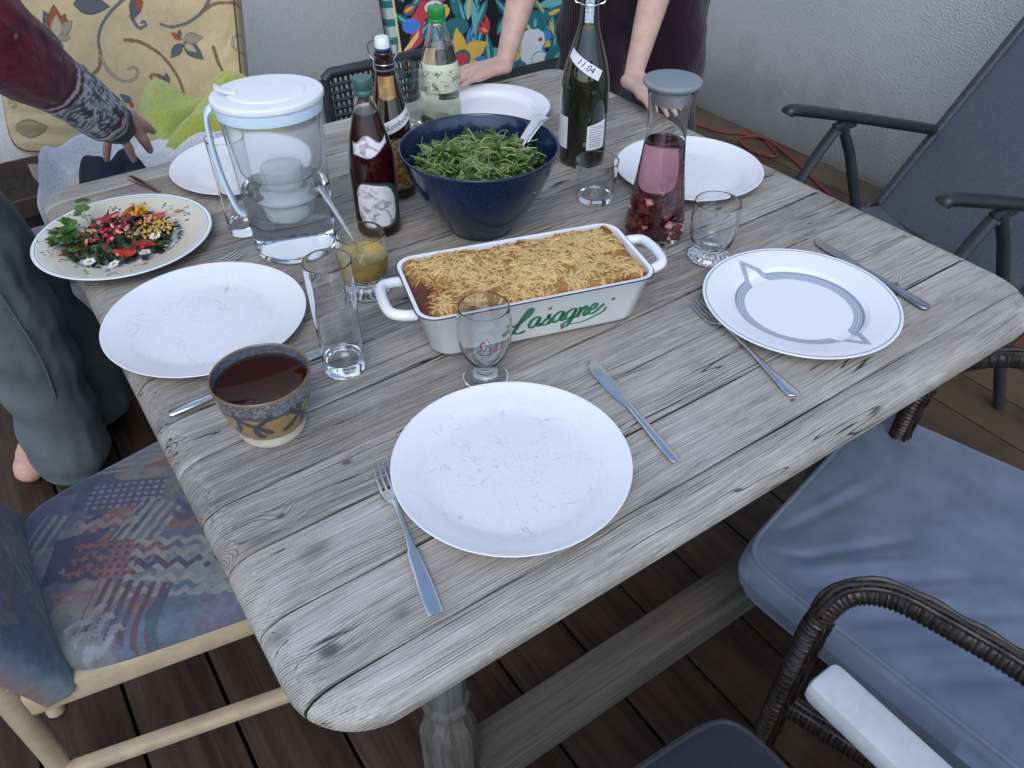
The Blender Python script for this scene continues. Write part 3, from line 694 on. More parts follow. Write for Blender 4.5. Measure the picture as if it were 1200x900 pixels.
# serving spoon: bright steel handle resting on the rim
ss = thing('serving_spoon', 'wide steel serving spoon leaning on the rim of the blue bowl', 'spoon', on_table(BX, BY))
def strip(secs, up=Vector((0, 0, 1))):
    """secs: (centre, half width, half thickness); flat bar swept along the centres"""
    P = [Vector(s[0]) for s in secs]; rings = []; n = len(P)
    for i in range(n):
        t = (P[min(i + 1, n - 1)] - P[max(i - 1, 0)]).normalized(); s = t.cross(up)
        s = s.normalized() if s.length > 1e-5 else Vector((0, 1, 0)); u = s.cross(t); w, h = secs[i][1], secs[i][2]
        rings.append([tuple(P[i] + s * (w * a) + u * (h * b)) for a, b in ((-1, 0), (-.92, -.55), (-.6, -.9), (0, -1), (.6, -.9), (.92, -.55), (1, 0), (.92, .45), (.6, .85), (0, 1), (-.6, .85), (-.92, .45))])
    return loft(rings)
def along(pts, w0, w1, th, n=5, up=Vector((0, 0, 1))):
    sp = spline(pts, n); m = len(sp) - 1
    return strip([(p, w0 + (w1 - w0) * i / m, th) for i, p in enumerate(sp)], up)
hd = Vector((1, .06, 0)).normalized()
def rp(q, z, s=0): return (hd.x * q - hd.y * s, hd.y * q + hd.x * s, z)
sd_ = Vector((hd.x, hd.y, .9)).normalized()
obj('handle_end', M_(along([rp(.088, .122), rp(.104, .137), rp(.118, .147), rp(.130, .150)], .0105, .0135, .0012, 5)), MAT['steel'], ss)
obj('handle', M_(along([rp(.060, .070), rp(.070, .088), rp(.080, .108), rp(.0885, .1225)], .0042, .0052, .0016, 5)), MAT['steel'], ss)
obj('spoon_bowl', M_(along([rp(.030, .060), rp(.046, .060), rp(.062, .072)], .016, .0065, .0013)), MAT['steel'], ss)

# ================================================================ glasses
def vessel(prof_out, prof_in, cap=.006): return lathe(soften(prof_out + prof_in, cap), 72)
def tall_glass(x, y, label, s=1.0):
    o = [(0, .0012), (.024, .0), (.0262, .0015), (.0265, .02), (.0272, .08), (.0284, .158), (.0285, .1595)]
    i = [(.0278, .1605), (.0270, .1595), (.0258, .08), (.0248, .024), (.0235, .0195), (.015, .0175), (0, .017)]
    return tag(obj('tall_glass', M_(vessel([(r * s, z * s) for r, z in o], [(r * s, z * s) for r, z in i]), True, 60), MAT['glass'], None, on_table(x, y)), label, 'glass', 'tall empty glasses')
tall_glass(.2345, .437, 'tall narrow empty glass in front of the dressing glass, beside the pottery cup')
tall_glass(.256, .850, 'tall empty glass on the left of the water jug', .98)
def foot_glass(name, x, y, label):
    t = thing(name, label, 'glass', on_table(x, y))
    out = [(0, .018), (.010, .0165), (.022, .018), (.0295, .026), (.0335, .040), (.0355, .058), (.0352, .078), (.0338, .094), (.0335, .0952)]
    inn = [(.0328, .0958), (.0322, .095), (.0338, .078), (.0340, .058), (.0320, .041), (.0275, .029), (.018, .0225), (0, .021)]
    obj('cup', M_(vessel(out, inn), True, 60), MAT['glass'], t)
    V, F = lathe(soften([(0, .003), (.015, .002), (.026, .0), (.0315, .002), (.032, .007), (.026, .012), (.0215, .0165), (.0205, .0178), (0, .0178)], .003, 2), 72)
    V = [(a * (1 + .045 * math.cos(18 * math.atan2(b, a))), b * (1 + .045 * math.cos(18 * math.atan2(b, a))), c) for a, b, c in V]
    obj('foot', M_((V, F), True, 60), MAT['glass_thick'], t); return t
foot_glass('footed_glass', .811, .366, 'stout clear glass with a scalloped foot, between carafe and decorated plate')
dg_ = foot_glass('dressing_glass', .3385, .580, 'stout glass of yellow herb dressing with a spoon standing in it')
g = G('herb_dressing'); o_ = g.oc(); sp_ = g.sm(g.voro(g.vm('MULTIPLY', o_, (1, 1, 1.4)), 260), .18, .34, 1, 0); sp_ = g.math('MULTIPLY', sp_, g.sm(g.noise(o_, 130, 2), .42, .6))
g.set(col=g.mix(sp_, g.mix(g.sm(g.noise(o_, 40, 3), .3, .7), (.40, .27, .055), (.52, .38, .11)), (.10, .085, .02)), rough=.2, spec=.5, sss=.1, ssss=.004); MAT['dressing'] = g.m
obj('dressing', M_(lathe([(0, .0215), (.017, .0230), (.0268, .0295), (.0323, .0412), (.0343, .0565), (.0343, .0630), (.0335, .0622), (0, .0622)], 48), True, 50), MAT['dressing'], dg_)
sp_o = thing('teaspoon', 'thin steel spoon standing in the yellow dressing glass', 'spoon', on_table(.3385, .580))
obj('handle', M_(along([(.010, -.008, .030), (-.004, .006, .075), (-.022, .024, .128), (-.033, .036, .158)], .0018, .0042, .0009, 5, Vector((.6, .6, .2)))), MAT['steel'], sp_o)
obj('spoon_bowl', M_(along([(.016, -.013, .0245), (.010, -.008, .030), (.007, -.004, .042)], .007, .003, .0009, 4, Vector((.6, .6, .2)))), MAT['steel'], sp_o)
t1 = [(0, .001), (.026, 0), (.0288, .002), (.0298, .012), (.0335, .045), (.0366, .0718)]; t2 = [(.0360, .0726), (.0352, .072), (.0320, .045), (.0283, .014), (.024, .0095), (0, .0088)]
tag(obj('low_tumbler', M_(vessel(t1, t2), True, 60), MAT['glass'], None, on_table(.787, .613)), 'low empty tumbler between the blue bowl and the carafe', 'glass')
bt = thing('beer_glass', 'bulbous stemmed beer glass with a small red print, in front of the baking dish', 'glass', on_table(.372, .318))
out = [(0, .022), (.012, .0215), (.0185, .026), (.0262, .040), (.0318, .058), (.0338, .075), (.0328, .094), (.0305, .110)]
inn = [(.0298, .1108), (.0291, .110), (.0315, .094), (.0324, .075), (.0304, .059), (.0248, .042), (.017, .0295), (0, .026)]
obj('cup', M_(vessel(out, inn), True, 60), MAT['glass'], bt)
obj('foot', M_(lathe(soften([(0, .0022), (.012, .0012), (.026, 0), (.0288, .0022), (.028, .0045), (.020, .008), (.0145, .0125), (.0125, .017), (.0135, .0212), (0, .0212)], .004), 64), True, 50), MAT['glass_thick'], bt)
bg2 = [(0, .001), (.022, 0), (.0245, .002), (.0265, .03), (.0315, .128)]; bi2 = [(.0308, .1285), (.0301, .128), (.0252, .03), (.0225, .012), (0, .009)]
tag(obj('water_glass', M_(vessel(bg2, bi2), True, 60), MAT['glass'], None, on_table(.668, 1.045)), 'slim clear glass behind the brown swing-top bottle', 'glass')
# print on the beer glass: a little figure in red and black strokes
def wrap(pts, r, a0, z0, w, name, mat, parent, width=.0006, rf=None):
    """a stroke drawn on a round wall: pts in metres (along the arc, up)"""
    sp = [(p.x, p.y) for p in spline([(q[0], q[1], 0) for q in pts], 5)]; path = []
    for sx, sy in sp:
        rr = (rf(z0 + sy) if rf else r) + .0003; path.append((rr * math.cos(a0 + sx / rr), rr * math.sin(a0 + sx / rr), z0 + sy))
    return obj(name, M_(tube(path, width, 5)), mat, parent)
def rprof(out):
    zs = [z for r_, z in out]; rs = [r_ for r_, z in out]
    return lambda z: float(np.interp(z, zs, rs))
rf = rprof(out); af = math.atan2(-.3432 - .318, -.0411 - .372)
for k, (pts, m) in enumerate([([(-.012, .0), (-.006, .006), (-.008, .012), (-.002, .016)], 'ink'), ([(-.004, .002), (.0, .010), (.004, .006), (.003, 0)], 'ink'), ([(-.007, .014), (-.001, .020), (.003, .015)], 'red_print'), ([(.006, .002), (.010, .006), (.014, .004)], 'red_print'), ([(-.010, -.002), (-.002, -.004), (.006, -.003)], 'ink'), ([(.008, .0), (.016, .002)], 'red_print')]):
    wrap(pts, 0, af + .08, .066, 0, 'printed_figure', MAT[m], bt, .0006, rf)

# ================================================================ pottery cup
def cup_paint(X, Y, Z):
    a = np.arctan2(Y, X); P = Print(a, Z, lin('9c8054')); r = np.hypot(X, Y); sp_ = snoise(a * 3, Z * 60, 6, 21, 3); cx_, cy_ = np.cos(a) * 2, np.sin(a) * 2
    n1 = snoise(cx_, cy_, 2.2, 4); P.C = P.C * (1 + .22 * snoise(cx_ * 4, cy_ * 4 + Z * 120, 5, 8)[:, None])
    P.fill(Z > .055 + .008 * n1, lin('505159')); n5 = snoise(cx_ * 3, cy_ * 3 + Z * 150, 7, 2, 4); up = Z > .060 + .006 * n1
    P.fill(up & (n5 > -.05), lin('7c7b80')); P.fill(up & (n5 > .32), lin('97948f')); P.fill(Z < .0165 + .0012 * n1, lin('cfc6b4'))
    rgk = random.Random(2)
    for k in range(15):
        t = -PI + 2 * PI * (k + rgk.uniform(-.3, .3)) / 15; z1 = rgk.uniform(.020, .036)
        for q in range(16):
            u = q / 15; zz = .060 + (z1 - .060) * u; tt = t + .34 * math.sin(u * 2.4 + k) * (1 if k % 2 else -1); P.ell((tt, zz), .05 + .06 * u * u, .004, lin('43454f') * (1 + .1 * math.sin(k)))
    P.fill(Z > .0785, lin('7a6248')); return P.C
def cup_inside(X, Y, Z):
    a = np.arctan2(Y, X); P = Print(X, Y, lin('565a66')); n5 = snoise(np.cos(a) * 6, np.sin(a) * 6 + Z * 200, 3, 3, 4); P.fill(n5 > .1, lin('6c6c74')); P.fill(Z < .070, lin('3a3436')); P.fill(Z > .0795, lin('7a6248')); return P.C
cup = thing('pottery_cup', 'brown and blue glazed pottery cup of dark drink, without handle', 'cup', on_table(.1175, .386))
co = [(0, .002), (.033, .001), (.0365, 0), (.0385, .004), (.040, .015), (.046, .032), (.0515, .050), (.0548, .068), (.0560, .079), (.0555, .0808)]
ci = [(.0545, .0818), (.0530, .0808), (.0518, .070), (.048, .050), (.042, .032), (.034, .016), (0, .010)]
gz = vc_mat('glazed_stoneware', .2, spec=.5, var=.2)
obj('body', painted_lathe(co + [ci[0]], 260, .0010, cup_paint), gz, cup); obj('inner_glaze', painted_lathe(ci, 260, .0012, cup_inside), gz, cup)
g = G('dark_tea'); g.set(col=(.030, .006, .003, 1), rough=.03, spec=.15); obj('drink', M_(lathe([(0, .030), (.0415, .031), (.0508, .0645), (.0512, .0658), (.0500, .0648), (0, .0646)], 64), True, 60), g.m, cup)

# ================================================================ bottles
def text_on(name, body, size, rr, a0, z0, mat, parent, tilt=0, flip=1):
    """flat printed words wrapped round a bottle"""
    cu = bpy.data.curves.new('t', 'FONT'); cu.body = body; cu.size = size; cu.align_x = 'CENTER'; cu.align_y = 'CENTER'; cu.shear = .2; cu.extrude = 0; cu.resolution_u = 2
    o = bpy.data.objects.new('t', cu); COL.objects.link(o); dg = bpy.context.evaluated_depsgraph_get(); dg.update()
    me = bpy.data.meshes.new_from_object(o.evaluated_get(dg)); bpy.data.objects.remove(o)
    bm = bmesh.new(); bm.from_mesh(me); bmesh.ops.triangulate(bm, faces=bm.faces)
    for _ in range(2): bmesh.ops.subdivide_edges(bm, edges=[e for e in bm.edges if e.calc_length() > size * .25], cuts=1)
    ct, st = math.cos(tilt), math.sin(tilt)
    for v in bm.verts:
        x, y = v.co.x * ct - v.co.y * st, v.co.x * st + v.co.y * ct; r_ = rr(z0 + y) if callable(rr) else rr
        v.co = Vector((r_ * math.cos(a0 + x / r_), r_ * math.sin(a0 + x / r_), z0 + y))
    bm.to_mesh(me); bm.free(); return obj(name, me, mat, parent)
def label_patch(name, outline, rr, a0, z0, mat, parent, off=.0004, nu=28, nv=22, tilt=0):
    """a curved paper patch: outline(u in -1..1) -> (z low, z high), half arc width w"""
    w, lo, hi = outline; V = []; F = []; ct, st = math.cos(tilt), math.sin(tilt)
    for j in range(nv + 1):
        for i in range(nu + 1):
            u = -1 + 2 * i / nu; x = u * w; y = lo(u) + (hi(u) - lo(u)) * j / nv; X, Y = x * ct - y * st, x * st + y * ct
            r_ = (rr(z0 + Y) if callable(rr) else rr) + off; V.append((r_ * math.cos(a0 + X / r_), r_ * math.sin(a0 + X / r_), z0 + Y))
    for j in range(nv):
        for i in range(nu): a = j * (nu + 1) + i; F.append((a, a + 1, a + nu + 2, a + nu + 1))
    return obj(name, M_((V, F)), mat, parent)
CX, CY = -.0411, -.3432
def to_cam(x, y): return math.atan2(CY - y, CX - x)
# juice bottle
JX, JY = .4375, .734
jb = thing('juice_bottle', 'dark red juice bottle with a green cap, in front of the brown swing-top bottle', 'bottle', on_table(JX, JY)); jb.scale = (1, 1, .985)
jp = [(0, .003), (.026, .001), (.031, 0), (.0345, .004), (.035, .012), (.035, .118), (.0345, .130), (.031, .150), (.0255, .172), (.0190, .196), (.0145, .212), (.0128, .224), (.0128, .232)]
g = G('dark_red_juice_glass'); g.set(col=(.022, .0016, .0032, 1), rough=.04, spec=.45); MAT['juice'] = g.m
JL_ = rprof(jp)
obj('juice', M_(lathe(soften([(r_, z) for r_, z in jp if z <= .196] + [(.0185, .1975), (0, .1975)], .008), 72), True, 60), MAT['juice'], jb)
obj('neck', M_(lathe([(.0190, .1965), (.0145, .212), (.0128, .224), (.0128, .233), (.0110, .233), (.0112, .224), (.0128, .212), (.0172, .1985), (.0172, .1965)], 48), True, 60), MAT['glass'], jb)
cv = lathe([(0, .2225), (.0142, .2225), (.0146, .2235), (.0146, .229), (.0140, .2295), (.0140, .231), (.0145, .2315), (.0145, .2455), (.0138, .247), (0, .247)], 60)
cv = ([(a * (1 + .018 * (k % 2) * (.232 < c < .2455)), b * (1 + .018 * (k % 2) * (.232 < c < .2455)), c) for k, (a, b, c) in enumerate(cv[0])], cv[1])
obj('cap', M_(cv, True, 60), simple('dull_green_cap', (.06, .15, .13), .4, .3), jb)
ja = to_cam(JX, JY)
g = G('grape_print_label'); o_ = g.oc(); g.set(col=g.mix(g.sm(g.noise(o_, 70, 4, .6, 1.0), .47, .62), (.72, .68, .72), g.mix(g.sm(g.noise(o_, 160, 3), .4, .6), (.34, .20, .28), (.36, .40, .36))), rough=.5); MAT['grape'] = g.m
MAT['label_green'] = simple('label_green', (.03, .075, .04), .5)
jlb = label_patch('label_border', (.036, lambda u: .006 + .018 * abs(u) ** 6, lambda u: .084 - .020 * abs(u) ** 5 - .006 * u), JL_, ja + .15, .012, MAT['label_green'], jb, .0003)
label_patch('front_label', (.032, lambda u: .010 + .018 * abs(u) ** 6, lambda u: .081 - .022 * abs(u) ** 5 - .006 * u), JL_, ja + .02, .012, MAT['grape'], jlb, .0007)
jnl = label_patch('neck_label', (.029, lambda u: -.010 + .007 * u - .005 * math.cos(u * 3), lambda u: .012 + .006 * math.cos(u * 4.5 + .6)), JL_, ja, .152, simple('neck_label_edge', (.25, .26, .25), .5), jb, .0004)
label_patch('neck_label_print', (.0272, lambda u: -.0085 + .007 * u - .005 * math.cos(u * 3), lambda u: .0105 + .006 * math.cos(u * 4.5 + .6)), JL_, ja, .152, MAT['grape'], jnl, .0008)
# swing top kombucha bottle
KX, KY = .522, .832
kb = thing('kombucha_bottle', 'brown swing-top bottle with a handwritten white strip, behind the juice bottle', 'bottle', on_table(KX, KY)); kb.scale = (1, 1, .97)
kp = [(0, .003), (.027, .001), (.032, 0), (.0345, .004), (.035, .012), (.035, .115), (.0335, .132), (.029, .150), (.0235, .172), (.0185, .195), (.0150, .215), (.0138, .236), (.0150, .240), (.0150, .247), (0, .248)]
g = G('brown_bottle_glass'); g.set(col=(.020, .009, .005, 1), rough=.05, spec=.5, coat=.5, coatr=.03); MAT['brown_glass'] = g.m
obj('body', M_(lathe(soften(kp, .012), 72), True, 60), MAT['brown_glass'], kb); KL = rprof(kp[:-1]); ka = to_cam(KX, KY)
kst = obj('stopper', M_(lathe([(0, .2492), (.0115, .2492), (.0118, .254), (.0110, .2655), (.0095, .2675), (0, .268)], 40), True, 50), MAT['white_plastic'], kb)
obj('stopper_seal', M_(lathe([(.0105, .2481), (.0128, .2483), (.0128, .2515), (.0105, .2515)], 40)), simple('blue_rubber', (.02, .05, .16), .6), kst)
cr = []
for s in (-1, 1): cr.append(tube(spline([(0, s * .0150, .232), (.004, s * .0215, .240), (.002, s * .0225, .254), (0, s * .0165, .262), (0, s * .010, .2615)], 5), .0011, 6))
cr.append(tube([(.0163 * math.cos(t * PI / 12), .0163 * math.sin(t * PI / 12), .2275) for t in range(24)], .0011, 6, closed=True))
cr.append(tube(spline([(0, -.0150, .232), (-.013, -.016, .222), (-.0185, 0, .219), (-.013, .016, .222), (0, .0150, .232)], 5), .0012, 6))
obj('wire_bail', M_(join(*cr)), MAT['steel_dull'], kb, (0, 0, 0), (0, 0, ka + PI))
g = G('orange_fruit_label'); o_ = g.oc(); n_ = g.noise(o_, 55, 4, .6); g.set(col=g.mix(g.sm(n_, .45, .55), g.mix(g.sm(g.noise(o_, 120, 3), .4, .6), (.16, .06, .02), (.52, .20, .05)), g.mix(g.sm(g.noise(o_, 200, 2), .45, .55), (.05, .07, .015), (.42, .34, .22))), rough=.4); MAT['fruit_label'] = g.m
label_patch('belly_label', (.034, lambda u: .012, lambda u: .105 - .01 * u * u), KL, ka + .25, .008, MAT['fruit_label'], kb)
label_patch('neck_label', (.014, lambda u: -.012 - .004 * math.cos(u * 1.5), lambda u: .020), KL, ka, .190, simple('gold_label', (.45, .27, .11), .35, .4, .3, 90), kb)
kns = label_patch('note_strip', (.034, lambda u: -.0095, lambda u: .0095), KL, ka + .42, .138, MAT['paper'], kb, .0009, tilt=.36)
text_on('handwriting', 'Kombucha', .0118, lambda z: KL(z) + .0016, ka + .46, .1385, MAT['ink'], kns, .36)
# soda bottle with green cap
GX, GY = .738, 1.040
gb = thing('soda_bottle', 'clear plastic bottle of pale drink with bright green cap and paper label', 'bottle', on_table(GX, GY)); gb.scale = (1, 1, .925)
gpz = [(0, .004), (.022, .002), (.032, .0), (.0375, .006), (.039, .016), (.0385, .050), (.0365, .062), (.0385, .074), (.0395, .090), (.0385, .115), (.034, .140), (.0275, .165), (.0205, .190), (.0155, .205), (.0135, .212), (.0135, .2165)]
gin = [(.0122, .2165), (.0122, .212), (.0148, .2045), (.0198, .1895), (.0268, .1645), (.0333, .1395), (.0378, .115), (.0388, .090), (.0378, .074), (.0358, .062), (.0378, .05), (.0382, .016), (.036, .0075), (.02, .004), (0, .005)]
obj('body', M_(lathe(soften(gpz + gin, .012), 72), True, 60), MAT['glass'], gb); GL = rprof(gpz)
liq = [(r_ - .00035, z + .0008) for r_, z in gpz[1:] if z < .166]; g = G('pale_lemonade'); g.set(col=(.83, .82, .58, 1), rough=0, trans=1, ior=1.33); MAT['lemonade'] = g.m
obj('drink', M_(lathe(soften([(0, .0045)] + liq + [(.0255, .1690), (0, .1690)], .008), 72), True, 60), MAT['lemonade'], gb)
cv = lathe([(0, .2130), (.0158, .2130), (.0164, .2145), (.0164, .219), (.0156, .2196), (.0156, .2212), (.0164, .222), (.0164, .239), (.0155, .2415), (0, .242)], 72)
cv = ([(a * (1 + .016 * (k % 2) * (.2215 < c < .2395)), b * (1 + .016 * (k % 2) * (.2215 < c < .2395)), c) for k, (a, b, c) in enumerate(cv[0])], cv[1])
obj('cap', M_(cv, True, 60), simple('bright_green_cap', (.015, .26, .055), .35), gb); ga = to_cam(GX, GY)
g = G('botanical_paper_label'); o_ = g.oc(); n_ = g.noise(o_, 60, 3, .6); n2_ = g.noise(o_, 300, 3, .8); zz_ = g.sep(o_)[2]
lab = g.mix(g.sm(n2_, .5, .64), (.66, .68, .52), (.30, .29, .20)); lab = g.mix(g.math('MULTIPLY', g.sm(n_, .5, .6), g.sm(n2_, .42, .55)), lab, (.05, .06, .045))
top_ = g.sm(zz_, .122, .130); lab = g.mix(top_, lab, (.70, .73, .55)); g.set(col=lab, rough=.6); MAT['botanical'] = g.m
label_patch('belly_label', (.062, lambda u: -.022, lambda u: .034), GL, ga, .104, MAT['botanical'], gb, .0004, 48, 22)
# dark wine bottle
WX, WY = .867, .752
wb = thing('wine_bottle', 'tall dark swing-top wine bottle with a dated paper strip, right of the blue bowl', 'bottle', on_table(WX, WY))
wp = [(0, .006), (.024, .004), (.036, 0), (.0418, .004), (.0425, .012), (.0425, .130), (.0415, .148), (.037, .172), (.030, .196), (.0228, .218), (.0175, .238), (.0150, .258), (.0142, .290), (.0142, .306), (.0155, .308), (.0155, .316), (0, .3165)]
g = G('black_green_bottle_glass'); g.set(col=(.012, .013, .006, 1), rough=.04, spec=.5, coat=.6, coatr=.02); MAT['wine_glass'] = g.m
obj('body', M_(lathe(soften(wp, .012), 72), True, 60), MAT['wine_glass'], wb); WL = rprof(wp[:-1]); wa = to_cam(WX, WY)
wns = label_patch('note_strip', (.034, lambda u: -.0085, lambda u: .0085), WL, wa - .08, .182, MAT['paper'], wb, .0010, tilt=-.52)
text_on('handwriting', '11.04', .0155, lambda z: WL(z) + .0017, wa - .04, .182, MAT['ink'], wns, -.52)
wbl = label_patch('back_label', (.019, lambda u: -.026, lambda u: .022 + .004 * u), WL, wa + .62, .062, MAT['paper'], wb)
for k in range(9): wrap([(-.015, 0), (.012 + .003 * math.sin(k * 2.3), 0)], .0425 + .0005, wa + .62, .078 - k * .0045, 0, 'print_line', MAT['ink'], wbl, .0004)
label_patch('side_label', (.024, lambda u: -.030, lambda u: .028), WL, wa - 1.25, .064, MAT['paper'], wb)
label_patch('neck_label', (.0075, lambda u: -.022, lambda u: .022), WL, wa, .268, simple('neck_label_print', (.42, .50, .58), .5, 0, .5, 300), wb)
obj('stopper', M_(lathe([(0, .3175), (.012, .3175), (.0122, .324), (.011, .334), (0, .336)], 32), True, 50), MAT['white_plastic'], wb)
cr = []
for s in (-1, 1): cr.append(tube(spline([(0, s * .0155, .272), (.003, s * .0245, .275), (.003, s * .0255, .290), (.002, s * .0215, .318), (0, s * .011, .328)], 5), .0013, 6))
cr.append(tube([(.0156 * math.cos(t * PI / 12), .0156 * math.sin(t * PI / 12), .273) for t in range(24)], .0012, 6, closed=True))
obj('wire_bail', M_(join(*cr)), MAT['steel'], wb, (0, 0, 0), (0, 0, wa + PI))
# fruit carafe
FX, FY = .789, .467
fc = thing('fruit_carafe', 'glass carafe of pink drink with berries at the bottom and a grey lid', 'carafe', on_table(FX, FY))
fo = [(0, .003), (.030, .001), (.0425, 0), (.0470, .004), (.0478, .010), (.0460, .030), (.0410, .070), (.0355, .110), (.0310, .150), (.0290, .178), (.0290, .195), (.0312, .220), (.0345, .236)]
fi = [(.0332, .236), (.0300, .219), (.0278, .195), (.0278, .178), (.0298, .150), (.0343, .110), (.0398, .070), (.0448, .030), (.0455, .014), (.040, .0095), (0, .0085)]
obj('body', M_(lathe(soften(fo + fi, .012), 72), True, 60), MAT['glass'], fc)
g = G('pink_fruit_drink'); g.set(col=(.66, .32, .35, 1), rough=0, trans=1, ior=1.33); MAT['pink'] = g.m
fl_ = [(0, .0090), (.040, .0100), (.0460, .0145), (.0453, .030), (.0403, .070), (.0348, .110), (.0304, .150), (.0298, .160), (0, .1595)]
obj('drink', M_(lathe(soften(fl_, .012), 72), True, 60), MAT['pink'], fc)
lidp = [(0, .2385), (.030, .2385), (.0322, .2375), (.0372, .2385), (.0415, .2425), (.0418, .2455), (.0405, .2475), (.036, .2482), (0, .2485)]
fld = obj('lid', M_(lathe(lidp, 72), True, 50), MAT['grey_silicone'], fc)
obj('pour_insert', M_(lathe([(.0285, .2380), (.0295, .2300), (.024, .214), (.020, .214), (.020, .2380)], 40)), simple('clear_grey_insert', (.30, .30, .33), .3), fld)
MAT['berry'] = simple('berry', (.13, .008, .018), .3, 0, .5, 60); MAT['peach'] = simple('peach_piece', (.50, .20, .08), .35, 0, .3, 80); MAT['strawberry'] = simple('strawberry_piece', (.35, .03, .04), .3, 0, .4, 80)
rg = random.Random(8); bl = M_(lathe([(0, -.006), (.0045, -.0045), (.0066, 0), (.005, .0045), (0, .006)], 12)); bs = M_(rbox(.014, .011, .008, .003, 2)); bp = M_(rbox(.013, .012, .009, .0035, 2))
for k in range(46):
    z = .015 + .042 * rg.random() ** 1.3; q = (.044 - .009 * z / .06) * math.sqrt(rg.random()) - .007; q = max(q, 0.002); a = rg.uniform(0, 6.3); kd = rg.choice((0, 0, 0, 1, 1, 2))
    o = obj(('berry', 'strawberry_piece', 'peach_piece')[kd], (bl, bs, bp)[kd], (MAT['berry'], MAT['strawberry'], MAT['peach'])[kd], None, (FX + q * math.cos(a), FY + q * math.sin(a), TZ + .0012 + z), (rg.uniform(0, 6), rg.uniform(0, 6), rg.uniform(0, 6)))
    tag(o, ('dark berry lying at the bottom of the pink carafe', 'red strawberry piece at the bottom of the pink carafe', 'orange fruit piece at the bottom of the pink carafe')[kd], 'fruit', ('dark berries in the carafe', 'strawberry pieces in the carafe', 'orange fruit pieces in the carafe')[kd])

# ================================================================ water jug
QX, QY = .303, .752
wj = thing('water_jug', 'clear water filter jug with white lid and pale blue handle', 'jug', on_table(QX, QY), to_cam(QX, QY) + PI / 2)
def oval(prof, seg=72, cap=.006): return lathe(soften(prof, cap), seg, 1.04, .94)
jo = [(0, .003), (.040, .001), (.052, 0), (.0575, .004), (.059, .012), (.0605, .06), (.064, .14), (.0685, .227), (.0695, .234)]
ji = [(.0680, .234), (.0668, .227), (.0622, .14), (.0587, .06), (.0570, .014), (.052, .0065), (.03, .005), (0, .005)]
obj('body', M_(oval(jo + ji), True, 60), MAT['plastic_clear'], wj)
g = G('water'); g.set(col=(.985, .995, .995, 1), rough=0, trans=1, ior=1.24); MAT['water'] = g.m
jw = [(0, .0056), (.03, .0056), (.052, .0072), (.0574, .0145), (.0594, .06), (.0610, .098), (.0618, .112), (0, .1115)]
obj('water', M_(oval(jw), True, 60), MAT['water'], wj)
g = G('frosted_funnel_plastic'); g.set(col=(.97, .985, .99, 1), rough=.12, trans=.90, ior=1.10); MAT['frost'] = g.m
obj('funnel', M_(oval([(.0655, .234), (.0640, .231), (.0590, .165), (.0550, .138), (.048, .128), (.030, .126), (.030, .124), (.049, .126), (.0562, .136), (.0602, .165), (.0652, .231), (.0662, .234)]), True, 60), MAT['frost'], wj)
g = G('milky_cartridge'); g.set(col=(.90, .93, .95, 1), rough=.35, trans=.55, ior=1.2); MAT['cartridge'] = g.m
obj('filter_cartridge', M_(oval([(0, .142), (.028, .140), (.030, .134), (.0295, .098), (.036, .096), (.037, .090), (.030, .086), (.027, .062), (.020, .056), (0, .055)], 48), True, 50), MAT['cartridge'], wj)
lidj = [(0, .2365), (.064, .2365), (.0715, .2352), (.0740, .2365), (.0742, .2425), (.0730, .2448), (.070, .2458), (.0520, .2466), (.0512, .2456), (.0500, .2474), (.046, .2484), (0, .2490)]
jlid = obj('lid', M_(oval(lidj), True, 45), MAT['white_plastic'], wj)
tab = along([(-.040, 0, .2490), (-.054, 0, .2520), (-.066, 0, .2600)], .0085, .0105, .0022, 4); obj('lid_tab', M_(tab), MAT['white_plastic'], jlid)
MAT['pale_blue'] = simple('pale_blue_plastic', (.60, .73, .85), .3, 0, .03)
obj('collar', M_(oval([(.0690, .2348), (.0712, .2348), (.0706, .2250), (.0700, .2190), (.0688, .2190), (.0690, .225)]), True, 50), MAT['pale_blue'], wj)
hp = [Vector(p) for p in ((-.068, 0, .232), (-.079, 0, .230), (-.086, 0, .214), (-.0865, 0, .165), (-.082, 0, .12), (-.074, 0, .082), (-.066, 0, .070))]
obj('handle', M_(along(hp, .0125, .0095, .0038, 6, Vector((1, 0, .1)))), MAT['pale_blue'], wj)

# ================================================================ baking dish with lasagne
DXc, DYc, DA = .494, .407, math.atan2(.44 - .527, .671 - .363)
dish = thing('baking_dish', 'white enamel baking dish lettered in green, full of golden lasagne', 'baking dish', on_table(DXc, DYc), DA)
hw, hd_ = .163, .0785
def rr_ring(w, d, z, rc, n=10):
    o = []
    for cx, cy, a0 in ((w - rc, d - rc, 0), (-w + rc, d - rc, PI / 2), (-w + rc, -d + rc, PI), (w - rc, -d + rc, 1.5 * PI)):
        for k in range(n + 1): a = a0 + PI / 2 * k / n; o.append((cx + rc * math.cos(a), cy + rc * math.sin(a), z))
    return o
rings = [rr_ring(hw - .030, hd_ - .024, 0, .026), rr_ring(hw - .022, hd_ - .017, .002, .026), rr_ring(hw - .018, hd_ - .013, .008, .026), rr_ring(hw - .005, hd_ - .0042, .068, .024), rr_ring(hw - .001, hd_ - .001, .0705, .025), rr_ring(hw, hd_, .0728, .026), rr_ring(hw - .0012, hd_ - .0012, .0748, .026), rr_ring(hw - .006, hd_ - .006, .0738, .023), rr_ring(hw - .0075, hd_ - .007, .068, .022), rr_ring(hw - .021, hd_ - .016, .012, .022), rr_ring(hw - .030, hd_ - .024, .006, .02)]
pan = obj('pan', M_(loft(rings), True, 60), MAT['enamel'], dish)
obj('rim_edge', M_(tube(rr_ring(hw - .0004, hd_ - .0004, .0733, .026), .0011, 6, closed=True)), MAT['enamel_edge'], pan)
